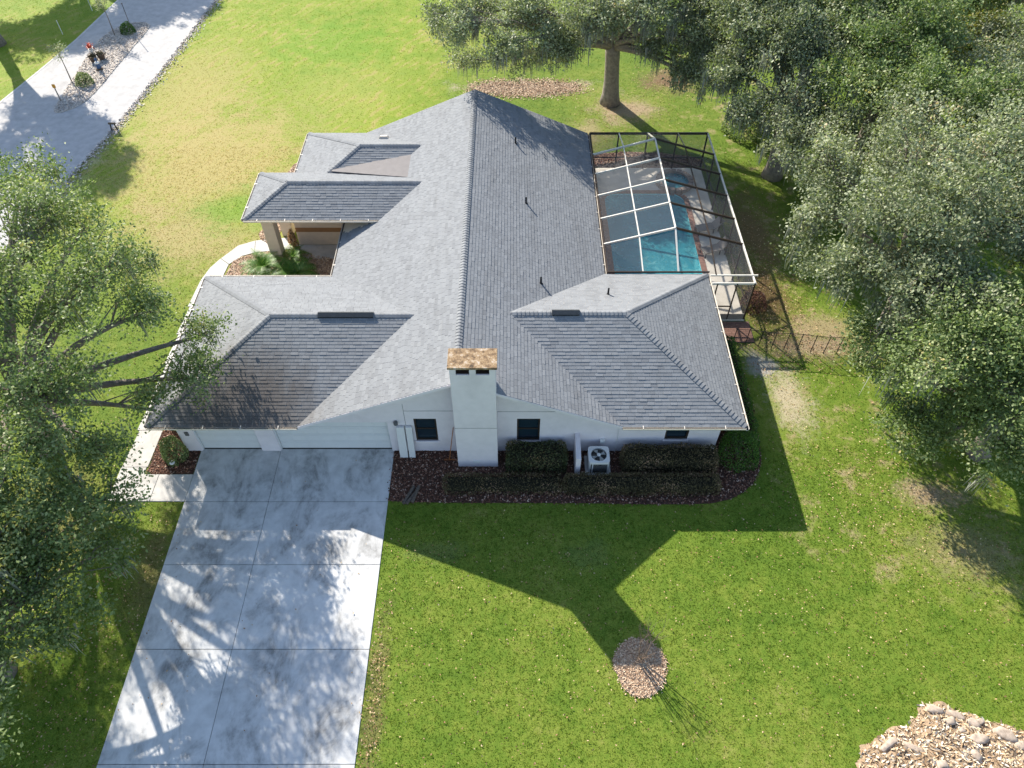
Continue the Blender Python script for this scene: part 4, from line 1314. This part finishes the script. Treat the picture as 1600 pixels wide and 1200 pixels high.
# ------------------------------------------------------------------ things by the side wall
ac = thing('air_conditioner', 'grey outdoor air conditioner unit with round fan grille by the wall', 'air conditioner', (3.87, 18.78, 0))
bevel(link('pad', MB().box(3.3, 4.45, 18.25, 19.3, 0, .1), 'walk', parent=ac), .02)
body = bevel(link('cabinet', MB().box(3.42, 4.32, 18.34, 19.2, .1, .86), 'ac_paint', parent=ac), .06, 3)
m = MB()
for k in range(14): m.box(3.50, 4.24, 18.325, 18.345, .18 + k * .045, .195 + k * .045)
link('louvre', m, 'black_plastic', parent=body)
link('corner_post', MB().box(3.56, 3.60, 18.31, 18.345, .12, .86), 'vinyl_white', parent=body)
m = MB()
k = 40
cx, cy = 3.87, 18.77
outer = []
for i in range(k):
    a = 2 * math.pi * i / k
    s = 1 / (abs(math.cos(a)) ** 8 + abs(math.sin(a)) ** 8) ** (1 / 8)
    outer.append((cx + .47 * s * math.cos(a), cy + .45 * s * math.sin(a)))
inn = [(cx + .35 * math.cos(2 * math.pi * i / k), cy + .35 * math.sin(2 * math.pi * i / k)) for i in range(k)]
vs = [(x, y, .86) for x, y in outer] + [(x, y, .95) for x, y in outer] + [(x, y, .95) for x, y in inn] + [(x, y, .87) for x, y in inn]
m.add(vs, [(q * k + i, q * k + (i + 1) % k, ((q + 1) % 4) * k + (i + 1) % k, ((q + 1) % 4) * k + i) for q in range(4) for i in range(k)])
top = link('top_cover', m, 'vinyl_white', parent=ac)
link('fan_well', MB().lathe((cx, cy, .862), [(.349, 0), (.349, .004)], 32), 'black_plastic', parent=top)
for i in range(4):
    a = i * math.pi / 2 + .4
    pts = [(cx + .07 * math.cos(a), cy + .07 * math.sin(a), .88), (cx + .31 * math.cos(a - .3), cy + .31 * math.sin(a - .3), .875), (cx + .32 * math.cos(a + .35), cy + .32 * math.sin(a + .35), .905), (cx + .07 * math.cos(a + .5), cy + .07 * math.sin(a + .5), .9)]
    link('fan_blade', MB().slab(pts, (0, 0, .006)), 'ac_paint', parent=top)
link('fan_hub', MB().lathe((cx, cy, .9), [(.085, 0), (.085, .05), (.05, .07)], 16), 'vinyl_white', parent=top)
m = MB()
for rr in (.14, .2, .26, .32):
    m.tube([(cx + rr * math.cos(2 * math.pi * i / 28), cy + rr * math.sin(2 * math.pi * i / 28), .945) for i in range(29)], .004, 4, cap=False)
for i in range(10):
    a = i * math.pi / 5
    m.bar((cx + .08 * math.cos(a), cy + .08 * math.sin(a), .945), (cx + .35 * math.cos(a), cy + .35 * math.sin(a), .945), .007)
link('fan_guard', m, 'lamp_grey', parent=top)
link('badge', MB().box(3.86, 3.98, 18.31, 18.325, .7, .745), 'black_plastic', parent=body)
sw = link('screen_wall', MB().hexa([(2.82, 18.3, 0), (3.04, 18.3, 0), (3.04, YW, 0), (2.82, YW, 0), (2.82, 18.3, 1.25), (3.04, 18.3, 1.25), (3.04, YW, 1.42), (2.82, YW, 1.42)]), 'white_wall', label='short white stub wall between the hedge and the air conditioner', cat='wall')
bevel(sw, .015)
for x0, x1, lab in ((-5.12, -4.76, 'wide pale board leaning on the side wall next to the garage'), (-4.70, -4.42, 'narrow pale board leaning on the side wall under the lamp')):
    h = 2.0
    o = link('leaning_board', MB().hexa([(x0, 19.22, .03), (x1, 19.22, .03), (x1, 19.34, .03), (x0, 19.34, .03), (x0, 19.46, h), (x1, 19.46, h), (x1, 19.58, h), (x0, 19.58, h)]), 'vinyl_white', label=lab, cat='board')
    bevel(o, .012)
t = thing('garden_rake', 'orange handled rake leaning in the corner beside the chimney', 'rake', (-2.85, 19.2, 0))
link('handle', MB().tube([(-2.86, 19.15, .05), (-2.6, 19.55, 1.9)], .018, 6), 'orange_wood', parent=t)
m = MB().bar((-3.1, 19.12, .05), (-2.62, 19.12, .05), .03)
for k in range(9): m.bar((-3.09 + k * .058, 19.12, .05), (-3.09 + k * .058, 19.04, .035), .01)
link('head', m, 'orange_wood', parent=t)
for i, (x, y, a, L) in enumerate(((-4.55, 17.2, 1.15, .95), (-4.25, 17.25, 1.3, .85), (-4.42, 17.05, 1.0, .7))):
    d = Vector((math.cos(a), math.sin(a), 0))
    m = MB()
    rd = random.Random(i)
    m.tube([Vector((x, y, .10)) + d * (L * (q / 5 - .5)) + Vector((0, 0, rd.uniform(-.008, .008))) for q in range(6)], [.075 * rd.uniform(.9, 1.1) for _ in range(6)], 9)
    link('log', m, 'log_bark', label='short dark split log lying on the mulch near the driveway', cat='log', group='logs on the mulch')
t = thing('garden_light', 'pale round path light among the mulch beside the walkway', 'garden light', (-15.35, 18.75, 0))
link('stake', MB().tube([(-15.35, 18.75, 0), (-15.35, 18.75, .3)], .015, 6), 'dark_metal', parent=t)
link('lamp_head', MB().lathe((-15.35, 18.75, .28), [(.04, 0), (.12, .04), (.12, .07), (.03, .12)], 14), 'vinyl_white', parent=t)
t = thing('downspout', 'white rain downspout on the garage corner', 'downspout', (-14.98, 19.7, 0))
link('pipe', MB().tube([(-15.65, 19.1, 2.5), (-15.0, 19.7, 2.2), (-15.0, 19.7, .15), (-15.15, 19.35, .06)], .045, 6), 'vinyl_white', parent=t)

# black mesh pool fence
fe = thing('mesh_fence', 'low black mesh safety fence running across the side lawn', 'fence', (15, 25.9, 0))
fp = []
for i in range(15):
    x = 11.45 + i * .66
    fp.append(Vector((x, 26.3 - .115 * (x - 11.45) + .04 * math.sin(i * 1.7), 0)))
for p in fp:
    link('pole', MB().tube([p + Vector((0, 0, -.05)), p + Vector((0, 0, 1.25))], .022, 7), 'dark_metal', parent=fe)
for a, b in zip(fp, fp[1:]):
    link('mesh_panel', MB().add([a + Vector((0, 0, .05)), b + Vector((0, 0, .05)), b + Vector((0, 0, 1.2)), a + Vector((0, 0, 1.2))], [(0, 1, 2, 3)]), 'fence_mesh', parent=fe)
    link('rail', MB().bar(a + Vector((0, 0, 1.2)), b + Vector((0, 0, 1.2)), .02), 'dark_metal', parent=fe)

# stone and chip heap
hp = [(11.9, 6.0), (12.4, 6.9), (13.4, 7.5), (14.3, 7.6), (14.9, 8.35), (15.6, 8.35), (16.3, 8.0), (16.9, 7.8), (18.6, 7.4), (19.5, 5), (18, 3.5), (13, 3.5)]
bm = bmesh.new()
nx = 44
rngh = np.random.default_rng(9)
def hz(x, y):
    P = np.array([[x, y]])
    d = 9
    for i in range(len(hp)):
        a, b = Vector(hp[i]), Vector(hp[(i + 1) % len(hp)])
        p = Vector((x, y))
        t = max(0, min(1, (p - a).dot(b - a) / (b - a).length_squared))
        d = min(d, (a + (b - a) * t - p).length)
    return (.42 * (1 - math.exp(-d * 1.1)) if in_poly(P, hp)[0] else -.12 * min(1, d * 3)) + .05 * math.sin(x * 5.1 + y * 3) * math.cos(y * 6.3) + .03
gv = [[bm.verts.new((11.5 + 8.4 * i / nx, 3.4 + 5.4 * j / 30, hz(11.5 + 8.4 * i / nx, 3.4 + 5.4 * j / 30))) for j in range(31)] for i in range(nx + 1)]
for i in range(nx):
    for j in range(30): bm.faces.new((gv[i][j], gv[i + 1][j], gv[i + 1][j + 1], gv[i][j + 1]))
me = bpy.data.meshes.new('soil_mound')
bm.to_mesh(me)
bm.free()
link('soil_mound', me, 'soil', kind='structure', smooth=True)
P2 = scatter(rng, hp, 9000)
P2 = P2 + rng.normal(size=P2.shape) * .12
hzv = np.array([hz(x, y) for x, y in P2])
P = np.column_stack([P2, hzv + rng.uniform(.0, .06, len(P2))])
link('wood_chips', quads_mesh('wood_chips', kites(rng, P, .19, .5, .32), 4, rng.uniform(0, 1, len(P))), 'heap_chip', label='pale wood chips and dry leaves heaped on the mound of stones', cat='wood chips', kind='stuff')
def stone(x, y, z, sx, sy, sz, a, seed, label):
    rd = np.random.default_rng(seed)
    bm = bmesh.new()
    bmesh.ops.create_icosphere(bm, subdivisions=3, radius=1)
    ph = rd.uniform(0, 6, 6)
    for v in bm.verts:
        c = v.co
        k = 1 + .10 * math.sin(3 * c.x + ph[0]) * math.sin(3 * c.y + ph[1]) + .06 * math.sin(6 * c.z + ph[2] + 3 * c.x)
        q = Vector([math.copysign(abs(w) ** .72, w) for w in c]) * k
        v.co = (q.x * sx, q.y * sy, q.z * sz)
    me = bpy.data.meshes.new('stone')
    bm.to_mesh(me)
    bm.free()
    o = link('stone', me, 'stone_pale', label=label, cat='stone', smooth=True, mw=Matrix.Translation((x, y, z)) @ Matrix.Rotation(a, 4, 'Z'))
    return o
for i, (x, y, sx, sy, a, lab) in enumerate((
        (15.25, 8.15, .30, .17, -.35, 'flat pale stone at the top corner of the chip heap'),
        (15.95, 8.0, .32, .15, -.3, 'long pale stone next in line along the heap edge'),
        (15.6, 7.75, .2, .14, .2, 'small stone wedged behind the edge stones of the heap'),
        (16.45, 7.7, .22, .16, -.5, 'rounded stone at the shoulder of the chip heap'),
        (16.75, 7.78, .13, .11, .4, 'little round stone just outside the chip heap'),
        (16.35, 7.15, .33, .17, .05, 'smooth oval grey stone lying on top of the chip heap'),
        (17.4, 7.3, .38, .2, -.5, 'large grey stone half buried at the right of the heap'),
        (17.75, 6.95, .2, .15, .2, 'blocky stone below the large half buried one'),
        (13.2, 7.0, .42, .13, .55, 'weathered grey stump piece at the left rim of the heap'),
        (14.0, 6.85, .36, .12, -.5, 'long pale split stone in the middle of the heap'),
        (14.7, 6.3, .2, .16, .1, 'small brown stone low on the chip heap'),
        (16.0, 6.6, .16, .2, .8, 'upright pale stone below the smooth oval one'),
        (15.9, 7.45, .12, .1, .3, 'tiny white stone between the larger heap stones'))):
    stone(x, y, hz(x, y) + .01, sx, sy, min(sx, sy) * .8, a, 200 + i, lab)

# ------------------------------------------------------------------ things on the gravel island and by the street
def sapling(label, x, y, h, seed):
    t = thing('sapling', label, 'sapling', (x, y, .05))
    rd = random.Random(seed)
    m = MB().tube([(x, y, .0), (x + .03, y, h * .5), (x, y + .03, h)], [.05, .035, .015], 6)
    cl = []
    for k in range(9):
        a = rd.uniform(0, 6.28)
        e = Vector((x + .4 * math.cos(a), y + .4 * math.sin(a), h * rd.uniform(.88, 1.14)))
        m.tube([(x, y, h * rd.uniform(.7, .95)), e], [.014, .005], 4)
        cl.append(e)
    link('trunk', m, 'bark', parent=t)
    r2 = np.random.default_rng(seed)
    P = np.concatenate([np.array(c) + r2.normal(size=(48, 3)) * .19 for c in cl])
    link('crown', quads_mesh('crown', kites(r2, P, .12, .4, .5), 4, r2.uniform(.3, 1, len(P))), 'leaf_grey', parent=t)
sapling('thin sapling at the lower end of the gravel island', -33.6, 53.9, 2.4, 1)
sapling('sapling with wispy crown at the upper end of the gravel island', -33.0, 61.6, 2.6, 2)
shrub('shrub', 'dark green round shrub on the lower gravel island', -32.4, 53.5, .62, .85, 'leaf_green', 1500, 91, .1)
shrub('shrub', 'bright green shrub at the upper end of the gravel island', -32.0, 62.1, .6, .8, 'hedge_vivid', 1500, 92, .1)
t = thing('thin_post', 'thin bare post beside the bright green island shrub', 'post', (-31.55, 61.9, .05))
link('pole', MB().tube([(-31.55, 61.9, 0), (-31.55, 61.9, 2.4)], .025, 6), 'bark_dark', parent=t)
link('finial', MB().lathe((-31.55, 61.9, 2.38), [(.03, 0), (.06, .04), (.02, .1)], 8), 'bark_dark', parent=t)
t = thing('flower_ornament', 'white garden pedestal topped by a red flower on the gravel island', 'garden ornament', (-33.2, 57.6, .05))
link('pedestal', MB().lathe((-33.2, 57.6, .05), [(.24, 0), (.24, .08), (.14, .14), (.11, .6), (.2, .68), (.2, .74)], 14), 'statue_white', parent=t)
r2 = np.random.default_rng(5)
P = np.array((-33.2, 57.6, 1.0)) + r2.normal(size=(140, 3)) * np.array([.13, .13, .12])
link('flower', quads_mesh('flower', kites(r2, P, .12, .4, .7), 4, r2.uniform(0, 1, 140)), 'flower_red', parent=t)
link('bowl', MB().lathe((-33.2, 57.6, .79), [(.1, 0), (.22, .12), (.2, .12), (.1, .04)], 14), 'statue_white', parent=t)
for x, y, lab in ((-33.0, 57.0, 'dark planter pot beside the red flower pedestal'), (-32.5, 57.4, 'second dark planter pot right of the red flower pedestal')):
    o = thing('planter_pot', lab, 'planter', (x, y, .05))
    link('pot', MB().lathe((x, y, .05), [(.2, 0), (.3, .4), (.32, .45), (.27, .45), (.24, .3)], 16), 'terracotta', parent=o)
    r2 = np.random.default_rng(int(-x * 10))
    P = np.array((x, y, .55)) + r2.normal(size=(160, 3)) * np.array([.15, .15, .1])
    link('plant', quads_mesh('plant', kites(r2, P, .12, .4, .5), 4, r2.uniform(0, .6, 160)), 'hedge_brown', parent=o, kind='stuff')
t = thing('garden_statue', 'small garden statue in blue and white on the gravel island', 'statue', (-32.1, 55.7, .05))
link('base', MB().lathe((-32.1, 55.7, .05), [(.25, 0), (.25, .1), (.18, .14)], 14), 'terracotta', parent=t)
link('figure', MB().lathe((-32.1, 55.7, .19), [(.17, 0), (.14, .25), (.16, .42), (.06, .52), (.05, .56), (.1, .62), (.1, .7), (.03, .78)], 14), 'cloth_blue', parent=t)
link('shawl', MB().lathe((-32.1, 55.7, .55), [(.175, 0), (.18, .06), (.1, .14)], 14), 'statue_white', parent=t)
t = thing('marker_post', 'brown post with orange marker at the low tip of the gravel island', 'post', (-33.2, 50.9, .05))
link('pole', MB().bar((-33.2, 50.9, 0), (-33.2, 50.9, 1.1), .06), 'bark', parent=t)
link('marker', MB().box(-33.3, -33.1, 50.86, 50.94, 1.1, 1.35), 'sign_orange', parent=t)
t = thing('hose_stand', 'small dark two legged stand at the street edge of the lawn', 'stand', (-27.9, 47.0, 0))
for s in (-.22, .22): link('leg', MB().bar((-27.9 + s, 47.0, 0), (-27.9 + s * .6, 47.0, .55), .07), 'bark_dark', parent=t)
link('crossbar', MB().bar((-28.15, 47.0, .55), (-27.65, 47.0, .55), .1), 'bark_dark', parent=t)
for x, y in ((-36.6, 66.3), (-37.4, 61.8)):
    t = thing('white_stake', 'thin white stake on the shaded lawn across the street', 'stake', (x, y, 0), 'white stakes beyond the street')
    link('rod', MB().tube([(x, y, 0), (x, y, 1.1)], .025, 6), 'vinyl_white', parent=t)
    link('top_cap', MB().lathe((x, y, 1.08), [(.03, 0), (.04, .05), (.01, .08)], 8), 'vinyl_white', parent=t)

# pool furniture: a lounge chair and a small table on the deck
def lounge(x, y, rz, label):
    t = thing('lounge_chair', label, 'lounge chair', (x, y, .12))
    mw = Matrix.Translation((x, y, .12)) @ Matrix.Rotation(rz, 4, 'Z')
    link('seat', MB().box(-.3, .3, -.7, .35, .32, .38), 'patio_furn', parent=t, mw=mw)
    link('backrest', MB().hexa([(-.3, .35, .32), (.3, .35, .32), (.3, .4, .3), (-.3, .4, .3), (-.3, .85, .8), (.3, .85, .8), (.3, .9, .77), (-.3, .9, .77)]), 'patio_furn', parent=t, mw=mw)
    for lx, ly in ((-.27, -.65), (.27, -.65), (-.27, .3), (.27, .3)):
        link('leg', MB().box(lx - .02, lx + .02, ly - .02, ly + .02, 0, .32), 'dark_metal', parent=t, mw=mw)
lounge(11.7, 35.6, -1.3, 'lounge chair on the deck beside the pool, facing the water')
lounge(11.7, 33.6, -1.2, 'lounge chair nearer the house end of the pool deck')
